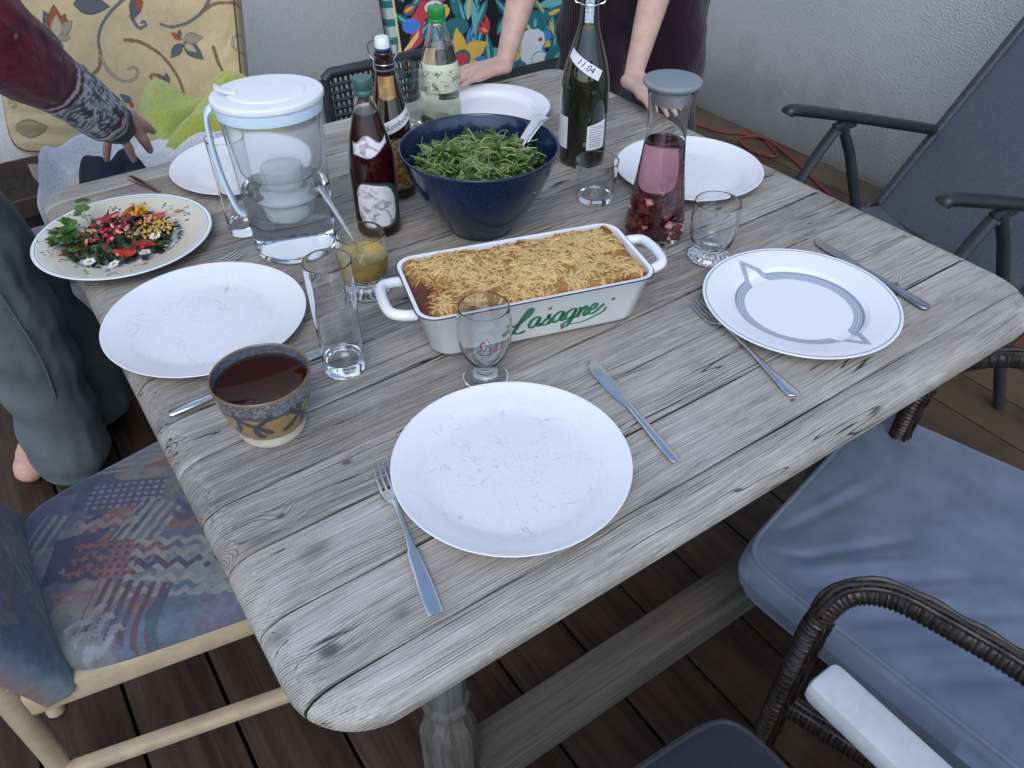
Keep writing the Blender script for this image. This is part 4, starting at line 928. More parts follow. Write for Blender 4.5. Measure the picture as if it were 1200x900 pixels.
for s in (-1, 1):
    pth = spline([(s * (hw - .004), -.040, .060), (s * (hw + .012), -.039, .062), (s * (hw + .027), -.030, .064), (s * (hw + .031), 0, .065), (s * (hw + .027), .030, .064), (s * (hw + .012), .039, .062), (s * (hw - .004), .040, .060)], 6)
    obj('handle', M_(tube(pth, .0072, 14)), MAT['enamel'], dish)
# lasagne surface
nu, nv = 190, 96; U, Vv = np.meshgrid(np.linspace(-1, 1, nu), np.linspace(-1, 1, nv)); wx, wy = hw - .0085, hd_ - .0078
e = 9.0; sc_ = 1 / np.maximum(1, (np.abs(U) ** e + np.abs(Vv) ** e) ** (1 / e)); Xs, Ys = U * wx * sc_, Vv * wy * sc_
edge = np.maximum(np.abs(U), np.abs(Vv)); n1 = snoise(Xs, Ys, 22, 1, 4); n2 = snoise(Xs, Ys, 90, 5, 3)
Zs = .0735 + .0050 * n1 + .0022 * n2 + .007 * (1 - edge ** 2.5) - .006 * np.clip((edge - .93) / .07, 0, 1)
me = mesh(*gridmesh(np.stack([Xs, Ys, Zs], -1).reshape(-1, 3), nu, nv, False, (0, 0, -.010)), True, 80)
n3 = snoise(Xs, Ys, 13, 30, 4); n4 = snoise(Xs, Ys, 45, 33, 3)
bk = .16 + np.clip((edge - .86) / .14, 0, 1) * (.42 + .35 * n3) + np.clip(n3 * 1.7 - .32, 0, 1) * .85 + .30 * np.clip(n4, -1, 1); bk = bk + np.clip((Ys / wy) - .62, 0, 1) * 1.1 * (n3 > -.25) + np.clip(-Xs / wx - .78, 0, 1) * 1.6; bk = np.clip(bk, 0, 1)
c0, c1, c2 = np.array((.66, .45, .175)), np.array((.42, .19, .05)), np.array((.13, .030, .012))
def crust(b_): b_ = np.asarray(b_)[..., None]; return np.where(b_ < .55, c0 + (c1 - c0) * (b_ / .55), c1 + (c2 - c1) * ((b_ - .55) / .45))
paint(me, crust(np.clip(bk + .09, 0, 1)).reshape(-1, 3))
g = G('baked_cheese'); c_ = g.vcol(); o_ = g.oc(); n_ = g.noise(o_, 330, 4, .7); g.set(col=g.mix(g.sm(n_, .30, .72), g.mix(.45, c_, (.20, .075, .018)), c_), rough=g.sm(n_, .3, .7, .55, .3), spec=.45, sss=.06, ssss=.003); g.bump(g.math('ADD', n_, g.noise(o_, 110, 3)), .9, .0035)
las = obj('lasagne', me, g.m, dish)
rg = random.Random(31); sh = []; shc = []
for k in range(1500):
    u, v = rg.uniform(-.97, .97), rg.uniform(-.95, .95); i, j = int((u + 1) / 2 * (nu - 1)), int((v + 1) / 2 * (nv - 1)); b_ = float(bk[j, i])
    if rg.random() < (b_ - .18) * 1.2 or n4[j, i] > .38: continue
    l = rg.uniform(.0030, .0115) * (1 if rg.random() < .8 else 1.25); bend = rg.uniform(-.004, .004); r_ = rg.uniform(.0007, .0020)
    # each shred follows the crust it melted on
    a_r = rg.uniform(0, 6.3); ca, sa = math.cos(a_r), math.sin(a_r); pth = []
    for t in (-1, -.45, .1, .55, 1):
        lx, ly = t * l, bend * (1 - t * t); x_, y_ = Xs[j, i] + lx * ca - ly * sa, Ys[j, i] + lx * sa + ly * ca
        ii, jj = int(np.clip((x_ / wx + 1) / 2 * (nu - 1), 0, nu - 1)), int(np.clip((y_ / wy + 1) / 2 * (nv - 1), 0, nv - 1)); pth.append((np.clip(x_, -wx, wx), np.clip(y_, -wy, wy), Zs[jj, ii] + .0006 + rg.uniform(-.0005, .0013)))
    V, F = tube(spline(pth, 2), [r_ * q for q in (.55, .85, 1, 1.05, 1, 1, .9, .8, .5)], 6, flat=.75)
    sh.append((V, F)); cc = crust(max(0, b_ * .8 - .14 + rg.uniform(-.06, .16))) * rg.uniform(.88, 1.12); shc += [cc] * len(V)
me = M_(join(*sh), True, 60); paint(me, np.array(shc))
tag(obj('grated_cheese', me, vc_mat('grated_cheese', .40, var=.12, spec=.4), las), kind='stuff')
# lettering on the near long wall
def on_wall(sx, sz):
    t = (sz - .008) / .060; y = -(hd_ - .013 + (.013 - .0042) * t) - .0006; return (sx, y, sz)
def letter(pts, w, mat='green_print', name='letter'):
    sp = spline([(p[0], p[1], 0) for p in pts], 6); n = len(sp); V = []; F = []
    for i in range(n):
        t = (sp[min(i + 1, n - 1)] - sp[max(i - 1, 0)]).normalized(); nrm = Vector((-t.y, t.x, 0)); ww = w * (.35 + .65 * abs(math.sin(math.atan2(t.y, t.x) + .15)))
        for s in (-1, 1): q = sp[i] + nrm * ww * s; V.append(on_wall(q.x, q.y))
        for s in (-1, 1): q = sp[i] + nrm * ww * s; p3 = on_wall(q.x, q.y); V.append((p3[0], p3[1] + .0009, p3[2]))
    for i in range(n - 1):
        a = i * 4; F += [(a, a + 1, a + 5, a + 4), (a + 2, a + 6, a + 7, a + 3), (a, a + 4, a + 6, a + 2), (a + 1, a + 3, a + 7, a + 5)]
    m = (n - 1) * 4; F += [(0, 2, 3, 1), (m, m + 1, m + 3, m + 2)]
    return obj(name, M_((V, F), False), MAT[mat], pan)
def glyph(strokes, ox, oz, sc, w):
    for s in strokes: letter([(ox + (x + .18 * y) * sc, oz + y * sc) for x, y in s], w)
a_ = [[(.85, 1.0), (.5, 1.1), (.1, .75), (.05, .3), (.3, .0), (.65, .3), (.85, 1.0), (.8, .4), (.9, .05), (1.15, .2)]]
s_ = [[(-.05, .1), (.45, .75), (.55, 1.1), (.5, .8), (.75, .45), (.6, .05), (.2, .0), (.05, .2)], [(.6, .05), (1.0, .2)]]
g_ = [[(.85, 1.0), (.5, 1.1), (.1, .75), (.05, .3), (.3, .05), (.65, .3), (.85, 1.0), (.75, .2), (.55, -.6), (.15, -.8), (.0, -.5), (.4, -.2), (1.1, .2)]]
n_l = [[(0, .9), (.2, 1.0), (.15, .5), (.1, .0), (.3, .7), (.6, 1.05), (.75, .9), (.65, .3), (.75, .0), (1.0, .2)]]
e_l = [[(.1, .45), (.5, .6), (.65, .95), (.4, 1.1), (.1, .7), (.1, .25), (.35, .0), (.75, .2), (1.3, .9)]]
L_l = [[(-.5, 1.2), (-.1, .9), (.5, 1.3), (1.1, 2.0), (1.2, 2.5), (.9, 2.5), (.45, 1.5), (.1, .5), (-.35, -.1), (-.6, .05), (-.2, .3), (.5, .0), (1.1, .15)]]
X0, Z0, S = -.040, .022, .0158
glyph(L_l, X0, Z0 - .003, S * .98, .0029); xx = X0 + .021
for gl, wd in ((a_, 1.12), (s_, .95), (a_, 1.12), (g_, 1.08), (n_l, 1.0), (e_l, 1.0)): glyph(gl, xx, Z0 + .002 + (xx - X0) * .045, S, .0024); xx += wd * S
letter([(X0 + .078, Z0 - .004), (X0 + .10, Z0 - .004), (X0 + .126, Z0 + .006), (X0 + .131, Z0 + .014)], .0016)
def star(cx, cz, r_):
    pts = [(cx + (r_ if k % 2 == 0 else r_ * .42) * math.sin(k * PI / 5 + .2), cz + (r_ if k % 2 == 0 else r_ * .42) * math.cos(k * PI / 5 + .2)) for k in range(10)]
    V = [on_wall(x, z) for x, z in pts]; n = len(V); V += [(x, y + .0009, z) for x, y, z in V]
    F = [tuple(range(n)), tuple(range(2 * n - 1, n - 1, -1))] + [(i, (i + 1) % n, n + (i + 1) % n, n + i) for i in range(n)]
    obj('star', M_((V, F), False), MAT['red_print'], pan)
star(X0 + .050, Z0 + .031, .0034); star(X0 + .140, Z0 + .026, .0037); star(X0 + .070, Z0 - .009, .0026)

# ================================================================ cutlery
def fork_at(p_tip, p_end, label, L=.192, style=0):
    a = math.atan2(p_tip[1] - p_end[1], p_tip[0] - p_end[0]); t = thing('fork', label, 'fork', (p_end[0], p_end[1], TZ + .0030), a, 'forks laid on the table')
    hx = L - .085 if style == 0 else L - .075
    if style == 0: secs = [((0, 0, .0004), .0055, .0012), ((.002, 0, .0005), .0078, .0014), ((.03, 0, .0012), .0082, .0014), ((.075, 0, .0035), .0062, .0014), ((.08, 0, .004), .0042, .0016), ((.098, 0, .0065), .0026, .0016), ((L - .072, 0, .0085), .0030, .0015), ((L - .066, 0, .0078), .0070, .0011)]
    else: secs = [((0, 0, .002), .003, .0013), ((.004, 0, .0018), .0088, .0017), ((.016, 0, .0014), .0084, .0018), ((.05, 0, .0025), .0050, .0017), ((.09, 0, .006), .0030, .0017), ((L - .072, 0, .0090), .0028, .0015), ((L - .064, 0, .0080), .0068, .0011)]
    obj('handle', M_(strip(secs), True, 50), MAT['steel'], t)
    obj('fork_head', M_(strip([((L - .0665, 0, .0079), .0072, .0010), ((L - .060, 0, .0062), .0105, .0009), ((L - .050, 0, .0030), .0113, .0009), ((L - .044, 0, .0018), .0116, .0009)]), True, 50), MAT['steel'], t)
    for k in (-1.5, -.5, .5, 1.5):
        y0, y1 = k * .0062, k * .0058
        obj('tine', M_(strip([((L - .0445, y0, .0018), .0019, .0008), ((L - .028, y0, .0006), .0016, .0008), ((L - .010, y1, .0018), .0013, .0008), ((L, y1, .0042), .0005, .0005)]), True, 50), MAT['steel'], t)
    return t
def knife_at(p_tip, p_end, label, L=.21, style=0, mat='steel', dz=0.0):
    a = math.atan2(p_tip[1] - p_end[1], p_tip[0] - p_end[0]); t = thing('knife', label, 'knife', (p_end[0], p_end[1], TZ + .0036 + dz), a, 'knives laid on the table')
    hl = L * .52
    if style == 0: hs = [((0, 0, .001), .004, .0018), ((.003, 0, .001), .0062, .0025), ((.03, 0, .001), .0064, .0026), ((hl * .7, 0, .001), .0052, .0026), ((hl, 0, .001), .0040, .0020)]
    else: hs = [((0, 0, .001), .004, .002), ((.004, 0, .001), .0085, .0026), ((.02, 0, .001), .0088, .0028), ((hl * .6, 0, .001), .0060, .0026), ((hl, 0, .001), .0048, .0022)]
    obj('handle', M_(strip(hs), True, 50), MAT[mat], t)
    bl = [((hl - .002, 0, .0005), .0042, .0011), ((hl + .010, .0008, .0003), .0062, .0008), ((hl + .03, .0014, .0002), .0088, .0007), ((L - .030, .0014, .0002), .0096, .0006), ((L - .014, .0004, .0002), .0082, .0006), ((L - .004, -.0030, .0002), .0042, .0005), ((L, -.0055, .0002), .0012, .0004)]
    obj('blade', M_(strip(bl), True, 50), MAT[mat], t); return t
def at_len(p0, p1, L):
    d = Vector((p1[0] - p0[0], p1[1] - p0[1])); d.normalize(); return (p0[0] + d.x * L, p0[1] + d.y * L)
e = (.1452, .0545); fork_at((.192, .258), e, 'slim steel fork left of the near white plate', .209)
knife_at((.502, .272), (.4665, .0715), 'steel knife right of the near white plate', .204)
fork_at((.706, .291), (.665, .071), 'steel fork with flared handle end, left of the grey-bordered plate', .222, 1)
knife_at((.986, .309), (.964, .091), 'dull steel knife tucked behind the grey-bordered plate', .219, 1, 'steel_dull')
knife_at((.243, .484), (.022, .473), 'steel knife lying behind the pottery cup', .220)
fork_at((.226, .784), (.058, .722), 'fork behind the large left plate, only its tines showing', .180, 1)
MAT['bronze'] = simple('warm_steel', (.50, .40, .28), .3, 1.0, .1)
knife_at((.206, .975), (.151, 1.148), 'bronze-toned knife lying between the salad plate and the far left plate', .18, 0, 'bronze')
# ================================================================ printed cushion designs (metres on the cushion)
VINES= [([(0.32,0.366),(0.304,0.352),(0.271,0.325),(0.243,0.293),(0.23,0.26),(0.23,0.229)],'g'),([(0.23,0.229),(0.224,0.198),(0.204,0.18),(0.185,0.183),(0.176,0.192),(0.185,0.2),(0.191,0.192)],'b'),([(0.229,0.222),(0.242,0.191),(0.266,0.166),(0.296,0.164),(0.312,0.182),(0.305,0.194),(0.291,0.19)],'t'),([(0.292,0.256),(0.325,0.251),(0.367,0.224),(0.397,0.184),(0.412,0.146),(0.413,0.116)],'b'),([(0.503,0.353),(0.48,0.318),(0.443,0.293),(0.403,0.284),(0.379,0.29)],'g'),([(0.48,0.318),(0.511,0.334),(0.556,0.338)],'b'),([(0.133,0.267),(0.142,0.243),(0.131,0.22)],'g'),([(0.311,0.31),(0.325,0.284),(0.342,0.288),(0.34,0.297),(0.333,0.294)],'g'),([(0.373,0.151),(0.391,0.129),(0.408,0.13)],'t'),([(0.361,0.173),(0.349,0.176),(0.34,0.172),(0.343,0.167)],'b'),([(0.496,0.235),(0.503,0.201),(0.515,0.172)],'b'),([(0.559,0.267),(0.543,0.257),(0.541,0.238),(0.555,0.226)],'t'),([(0.001,0.123),(0.014,0.127),(0.017,0.115),(0.007,0.111)],'t')]
LEAVES= [((0.133,0.267),(0.11,0.328),'g'),((0.133,0.267),(0.087,0.298),'t'),((0.133,0.267),(0.091,0.263),'t'),((0.133,0.267),(0.136,0.341),'b'),((0.133,0.267),(0.162,0.32),'b'),((0.133,0.267),(0.176,0.303),'t'),((0.133,0.265),(0.169,0.264),'t'),((0.133,0.267),(0.14,0.318),'c'),((0.181,0.34),(0.267,0.332),'g'),((0.333,0.356),(0.314,0.3),'g'),((0.333,0.356),(0.334,0.319),'b'),((0.424,0.255),(0.399,0.27),'b'),((0.423,0.246),(0.392,0.213),'g'),((0.426,0.248),(0.471,0.207),'g'),((0.424,0.255),(0.476,0.259),'t'),((0.417,0.26),(0.422,0.279),'g'),((0.428,0.243),(0.456,0.226),'c'),((0.378,0.151),(0.359,0.178),'g'),((0.378,0.151),(0.378,0.181),'g'),((0.516,0.162),(0.508,0.182),'g'),((0.516,0.162),(0.531,0.181),'t'),((0.004,0.059),(0.087,0.063),'t'),((0.289,0.113),(0.262,0.133),'g'),((0.29,0.1),(0.285,0.12),'b')]
PARROT= [('E',(0.22,0.123),0.048,0.028,'T'),('L',(0.348,0.186),(0.255,0.07),0.033,'T'),('L',(0.339,0.179),(0.262,0.077),0.0132,'L'),('L',(0.231,0.207),(0.228,0.146),0.0275,'T'),('L',(0.283,0.204),(0.267,0.136),0.033,'L'),('L',(0.283,0.204),(0.267,0.136),0.011,'Y'),('L',(0.296,0.182),(0.289,0.081),0.022,'L'),('P',[(0.111,0.217),(0.187,0.206),(0.176,0.183),(0.115,0.164),(0.103,0.137),(0.092,0.098),(0.028,0.08),(0.053,0.108),(0.07,0.151),(0.064,0.172),(0.086,0.189)],'R'),('E',(0.15,0.193),0.031,0.018,'W'),('E',(0.159,0.199),0.007,0.004,'T'),('P',[(0.178,0.195),(0.196,0.194),(0.207,0.178),(0.202,0.167),(0.188,0.155),(0.18,0.17)],'Y'),('E',(0.065,0.152),0.03,0.021,'B'),('P',[(0.029,0.088),(0.053,0.108),(0.09,0.137),(0.084,0.116),(0.055,0.092),(0.031,0.085)],'C'),('P',[(0.029,0.071),(0.083,0.076),(0.084,0.065),(0.029,0.058)],'L'),('L',(0.045,0.189),(0.095,0.209),0.0303,'T'),('L',(0.048,0.193),(0.089,0.206),0.0198,'R'),('L',(0.05,0.194),(0.084,0.205),0.0088,'Y'),('L',(0.228,0.027),(0.222,0.122),0.0523,'Y'),('L',(0.228,0.027),(0.336,0.06),0.0605,'Y'),('L',(0.228,0.027),(0.306,-0.005),0.0495,'Y'),('L',(0.228,0.027),(0.198,0.08),0.044,'Y'),('L',(0.228,0.027),(0.19,-0.015),0.0495,'Y'),('L',(0.228,0.027),(0.258,-0.037),0.0495,'Y'),('L',(0.257,0.065),(0.273,0.116),0.0187,'B'),('L',(0.175,0.105),(0.21,0.056),0.022,'B'),('L',(0.276,0.016),(0.326,0.013),0.0165,'B'),('E',(0.232,0.028),0.032,0.027,'T'),('E',(0.232,0.027),0.022,0.019,'R'),('L',(0.339,0.086),(0.293,0.113),0.0187,'R'),('L',(0.339,0.086),(0.314,0.131),0.0187,'R'),('L',(0.34,0.09),(0.335,0.144),0.0187,'R'),('L',(0.337,0.091),(0.314,0.107),0.0077,'Y'),('E',(0.51,0.08),0.068,0.048,'T'),('L',(0.493,0.089),(0.493,0.12),0.0165,'L'),('L',(0.524,0.073),(0.532,0.103),0.0165,'L'),('L',(0.478,0.081),(0.448,0.103),0.0198,'L'),('L',(0.485,0.068),(0.452,0.078),0.0165,'L'),('E',(0.504,0.15),0.029,0.016,'B'),('L',(0.443,0.108),(0.489,0.138),0.0253,'R'),('L',(0.471,0.104),(0.514,0.064),0.0132,'C'),('P',[(0.468,0.067),(0.503,0.07),(0.538,0.067),(0.561,0.051),(0.564,0.021),(0.545,-0.001),(0.573,-0.02),(0.561,-0.055),(0.511,-0.057),(0.475,-0.056),(0.463,-0.025),(0.459,0.003),(0.465,0.034)],'W'),('L',(0.473,0.057),(0.422,0.076),0.0121,'Y'),('L',(0.472,0.047),(0.414,0.059),0.0132,'Y'),('L',(0.469,0.032),(0.407,0.044),0.0132,'Y'),('L',(0.468,0.017),(0.398,0.022),0.0132,'Y'),('L',(0.464,0.003),(0.401,-0.001),0.0132,'Y'),('L',(0.462,-0.004),(0.42,-0.021),0.011,'Y'),('E',(0.545,0.032),0.009,0.007,'R'),('P',[(0.562,0.058),(0.585,0.052),(0.597,0.034),(0.58,0.023),(0.564,0.024)],'B'),('P',[(0.559,0.003),(0.565,0.019),(0.588,0.022),(0.582,0.004)],'Y'),('S',[(0.563,-0.013),(0.533,-0.006),(0.509,-0.017),(0.507,-0.038),(0.52,-0.055)],0.0022,'K'),('E',(0.44,-0.044),0.042,0.027,'T'),('E',(0.389,-0.03),0.023,0.027,'T'),('L',(0.381,-0.051),(0.394,-0.012),0.0121,'L'),('L',(0.525,0.165),(0.599,0.075),0.022,'T'),('L',(0.531,0.16),(0.587,0.085),0.0077,'Y'),('L',(0.556,0.104),(0.656,0.115),0.033,'T'),('L',(0.583,0.104),(0.643,0.113),0.0143,'Y'),('L',(0.587,0.085),(0.605,0.033),0.0132,'Y'),('E',(0.609,0.138),0.058,0.014,'L'),('L',(0.044,-0.004),(0.08,0.058),0.033,'T'),('L',(0.034,-0.002),(0.044,0.043),0.022,'Y'),('E',(0.616,-0.039),0.057,0.042,'T'),('L',(0.597,-0.045),(0.642,-0.02),0.0165,'L')]
# ================================================================ pattern chair on the left
def pad(quad, z, th, nu, nv, bulge=.012, corner=5.0, wrinkle=None, drop=1.0, s0=.86):
    """a soft cushion over a quad of (x, y) corners FL, FR, BR, BL: top surface, rounded sides, flat bottom; returns mesh arrays and local u, v"""
    u, v = np.meshgrid(np.linspace(-1, 1, nu), np.linspace(-1, 1, nv)); e = corner
    k = 1 / np.maximum(1e-6, (np.abs(u) ** e + np.abs(v) ** e) ** (1 / e)) * np.maximum(np.abs(u), np.abs(v)); k = np.where(np.maximum(np.abs(u), np.abs(v)) < 1e-6, 1, k)
    uu, vv = u * k, v * k; m = np.maximum(np.abs(u), np.abs(v))
    s, t = (uu + 1) / 2, (vv + 1) / 2; q = [np.array(c) for c in quad]
    P = ((1 - s) * (1 - t))[..., None] * q[3] + (s * (1 - t))[..., None] * q[2] + (s * t)[..., None] * q[1] + ((1 - s) * t)[..., None] * q[0]
    # outer ring of the grid rolls down the side
    side = np.clip((m - s0) / (1 - s0), 0, 1); cen = P.reshape(-1, 2).mean(0)
    zz = z + bulge * (1 - m ** 2.2) - drop * th * (1 - np.sqrt(np.maximum(0, 1 - side ** 2)))
    if wrinkle is not None: zz = zz + wrinkle(P[..., 0], P[..., 1]) * np.clip((1 - side), .0, 1)
    pts = np.concatenate([P, zz[..., None]], -1).reshape(-1, 3)
    return pts, P[..., 0].ravel(), P[..., 1].ravel()
pal = [lin(h) for h in ('6b6f92', '5d7894', '7a6d8c', '8f8f9c', '9a8f8a', '7d8a86', 'a06a62', '54607e', '6e8c98', '8b7f94')]
def geo_paint(X, Y, seed=1, seat=False):
    P = Print(X, Y, lin('75738c')); rg = random.Random(seed); x0, x1, y0, y1 = X.min(), X.max(), Y.min(), Y.max()
    for k in range(70):     # big slanted blocks
        cx, cy = rg.uniform(x0, x1), rg.uniform(y0, y1); a = rg.choice((.5, -.35, .5, 1.2)) + rg.uniform(-.08, .08); w, h = rg.uniform(.02, .07), rg.uniform(.015, .05); c, s = math.cos(a), math.sin(a)
        P.poly([(cx + c * i * w - s * j * h, cy + s * i * w + c * j * h) for i, j in ((-1, -1), (1, -1), (1, 1), (-1, 1))], rg.choice(pal))
    def motif(cx, cy, a, w, h, kind, col, col2):
        c, s = math.cos(a), math.sin(a); u = (X - cx) * c + (Y - cy) * s; v = (Y - cy) * c - (X - cx) * s; ins = (np.abs(u) < w) & (np.abs(v) < h)
        if kind == 0:
            zg = v + .006 * np.abs(((u / .014) % 2) - 1) * 2; P.fill(ins & (np.floor(zg / .011).astype(int) % 2 == 0), col)
        elif kind == 1: P.fill(ins & (np.floor(v / .008).astype(int) % 2 == 0), col)
        elif kind == 2:
            P.fill(ins, col); P.fill(ins & (((u / .012) % 1) > .45) & (((v / .012) % 1) > .45), col2)
        elif kind == 3:
            zg = v + .004 * np.floor(np.abs(((u / .02) % 2) - 1) * 4); P.fill(ins & (np.floor(zg / .012).astype(int) % 2 == 0), col)
        elif kind == 4: P.fill((np.abs(u) / w + np.abs(v) / h < 1) & (v > -h * .1), col)
    light = [lin(h) for h in ('a3a5a0', 'a79c96', '8fa3a0', '9d9aa8')]; dark = [lin(h) for h in ('4a5078', '5c4a6c', '3f6378', '6a4a5c', '505a84')]; warm = [lin(h) for h in ('a8675c', '9c6a64', 'a27868')]
    ox, oy = -.03, .615; A_ = -.52
    if seat:
        for wx_, wy_, a, w, h, kd, c1, c2 in ((-.13, .76, A_, .10, .06, 4, dark[2], dark[0]), (-.15, .62, .4, .06, .05, 4, dark[0], dark[0]), (-.02, .79, A_, .055, .045, 1, light[2], dark[0]), (-.06, .70, A_, .060, .030, 2, dark[4], light[3]), (-.10, .655, A_, .050, .016, 0, light[1], dark[0]),
                (-.05, .615, A_ + 1.2, .05, .035, 1, light[0], dark[0]), (-.115, .585, A_, .055, .032, 2, warm[0], dark[1]), (-.155, .60, A_, .04, .03, 3, dark[1], light[0]), (-.075, .575, A_, .04, .018, 2, warm[1], dark[0]), (-.03, .515, A_, .075, .050, 0, light[0], dark[0]), (-.02, .515, A_, .075, .012, 0, dark[1], dark[0]), (.03, .46, A_, .06, .03, 0, light[2], dark[0]),
                (-.12, .49, .9, .045, .05, 1, dark[3], dark[0]), (-.16, .48, .2, .03, .03, 3, light[3], dark[0]), (-.08, .455, .9, .05, .02, 4, dark[2], dark[0]), (-.19, .68, .8, .05, .02, 1, light[0], dark[0]), (-.17, .55, A_, .035, .012, 1, warm[2], dark[0]), (.05, .60, A_, .06, .04, 3, dark[4], dark[0]), (.02, .72, A_, .05, .03, 4, warm[0], dark[0])): motif(wx_ - ox, wy_ - oy, a, w, h, kd, c1, c2)
    else:
        for k in range(26):
            kind = rg.choice((0, 1, 2, 3, 4)); motif(rg.uniform(x0, x1), rg.uniform(y0, y1), rg.choice((.45, -.3, .45, 1.1)), rg.uniform(.04, .08), rg.uniform(.025, .05), kind, rg.choice(light if rg.random() < .5 else (warm if rg.random() < .35 else dark)), rg.choice(dark))
    C = P.C; wv = (np.sin(X * 2600) * np.sin(Y * 2600))[:, None]; gray = C.mean(1, keepdims=True); base = np.array((.165, .175, .225)); return (C * .58 + gray * .24 + base * .22) * (.97 + .04 * wv) * .82
uph = vc_mat('woven_upholstery', .92, .22, 3200, .12, .3, .35)
cream = simple('cream_wood', (.46, .37, .245), .35, 0, .12, 25, .1, 80, .0005, coat=.15)
uc = thing('upholstered_chair', 'cream wooden chair with blue and mauve geometric upholstery, left of the table', 'chair', (-.03, .615, 0))
X0c, Y0c = -.03, .615
quad = [(-.225 - X0c, .455 - Y0c), (-.225 - X0c, .775 - Y0c), (.21 - X0c, .855 - Y0c), (.21 - X0c, .375 - Y0c)]
pts, PX, PY = pad(quad, .436, .033, 300, 300, .016, 7, lambda x, y: .002 * snoise(x, y, 12, 3))
me = mesh(*gridmesh(pts, 300, 300, False, (0, 0, -.004)), True, 70)
if me.polygons[0].normal.z < 0: me.flip_normals()
paint(me, geo_paint(PX, PY, 5, True)); obj('seat', me, uph, uc)
# backrest pad
nb = 170; uu, vv = np.meshgrid(np.linspace(-1, 1, nb), np.linspace(0, 1, 220)); yy = uu * .175; hh = .385 + vv * .52; lean = -.205 - (hh - .40) * .30
m_ = np.maximum(np.abs(uu), np.abs(vv * 2 - 1)); bul = .028 * np.sqrt(np.maximum(0, 1 - m_ ** 6)); bx = lean + bul - .015
pts = np.stack([bx - X0c, yy + 0 * bx, hh], -1).reshape(-1, 3); me = mesh(*gridmesh(pts, nb, 220, True, (-.03, 0, .0)), True, 70); paint(me, geo_paint(yy.ravel(), hh.ravel(), 9)); me.update()
ob = obj('backrest', me, uph, uc)
def cpart(name, ms, mat=cream, par=uc, off=(X0c, Y0c, 0)):
    return obj(name, M_(xf(ms, Matrix.Translation((-off[0], -off[1], -off[2])))), mat, par)
for s, yr, yf in ((-1, .472, .392), (1, .758, .838)):
    cpart('seat_rail', beam((-.268, yr, .378), (.215, yf, .378), .026, .045, .005))
    cpart('leg', tube([(-.285, yr + .012, .42), (-.292, yr + .028 * -s + .01, .2), (-.31, yr - s * .055 + .02, .003)], [.019, .018, .016], 12))
    cpart('leg', tube([(.20, yf - s * .004, .40), (.205, yf - s * .004, .003)], [.019, .015], 12))
    cpart('stretcher', beam((-.29, yr - s * .02 + .012, .14), (.195, yf - s * .004, .14), .022, .026, .006))
    cpart('back_post', tube([(-.285, yr + .012, .40), (-.31, yr, .62), (-.40, yr, .95)], [.018, .017, .014], 12))
cpart('back_rail', beam((-.27, .48, .378), (-.27, .75, .378), .024, .045, .004)); cpart('front_rail', beam((.205, .40, .378), (.205, .83, .378), .024, .045, .004))

# ================================================================ wicker armchair on the right
wick = G('dark_wicker'); o_ = wick.oc(); n_ = wick.noise(o_, 120, 3, .6); wick.set(col=wick.mix(wick.sm(n_, .3, .75), (.009, .006, .005), (.038, .026, .020)), rough=.38, spec=.45); wick.bump(wick.noise(o_, 500, 2), .3, .0006); wick = wick.m
def wicker_tube(path, r, wraps=None, n=10):
    sp = spline(path, n); L_ = sum((sp[i + 1] - sp[i]).length for i in range(len(sp) - 1)); m = int(L_ / .0018); out = []; rad = []; acc = 0; i = 0; cum = [0]
    for k in range(len(sp) - 1): cum.append(cum[-1] + (sp[k + 1] - sp[k]).length)
    for k in range(m + 1):
        d = L_ * k / m
        while i < len(sp) - 2 and cum[i + 1] < d: i += 1
        t = (d - cum[i]) / max(1e-9, cum[i + 1] - cum[i]); out.append(sp[i].lerp(sp[i + 1], t)); rad.append(r * (.86 + .16 * abs(math.sin(d / .0064 * PI)) + .015 * math.sin(k * 1.7)))
    body = tube(out, rad, 14); strands = []
    for off in (-.5, 0, .5):     # flat canes laid lengthwise over the wrapping
        q = []
        for k in range(0, len(out), 6):
            t = (out[min(k + 1, len(out) - 1)] - out[max(k - 1, 0)]).normalized(); s = t.cross(Vector((0, 0, 1))); s = s.normalized() if s.length > .3 else Vector((1, 0, 0)); u = s.cross(t)
            q.append(out[k] + (u * math.cos(off) + s * math.sin(off)) * (r * 1.0 + .0008 + .0012 * math.sin(k * .22 + off * 9)))
        strands.append(tube(q, .0032, 6, flat=.5))
    return join(body, *strands)
wc = thing('wicker_armchair', 'dark brown wicker armchair with a grey-blue seat cushion, at the near right side', 'armchair', (.87, -.15, 0), 0)
OW = (.87, -.15, 0)
def wpart(name, ms, mat=wick): return cpart(name, ms, mat, wc, OW)
Lp = (.545, -.100); Rp = (.992, .072)
wpart('arm', wicker_tube([(Lp[0] + .004, Lp[1] + .004, .003), (Lp[0], Lp[1], .30), (Lp[0] + .002, Lp[1] - .002, .52), (.553, -.105, .59), (.572, -.117, .632), (.600, -.150, .642), (.625, -.22, .638), (.643, -.29, .634), (.67, -.45, .63), (.74, -.57, .63)], .0148))
wpart('arm', wicker_tube([(Rp[0] - .004, Rp[1] + .004, .003), (Rp[0] - .002, Rp[1], .30), (Rp[0], Rp[1], .50), (.998, .070, .58), (1.015, .060, .628), (1.055, .033, .650), (1.105, -.004, .652), (1.155, -.08, .648), (1.18, -.22, .64), (1.15, -.42, .63), (1.06, -.55, .63)], .0148))
wpart('seat_frame', join(wicker_tube([(.548, -.100, .40), (.77, -.02, .40), (.99, .07, .40)], .016), wicker_tube([(.548, -.10, .40), (.62, -.33, .40), (.72, -.56, .40)], .016), wicker_tube([(.99, .07, .40), (1.08, -.18, .40), (1.10, -.48, .40)], .016)))
bm_w = []
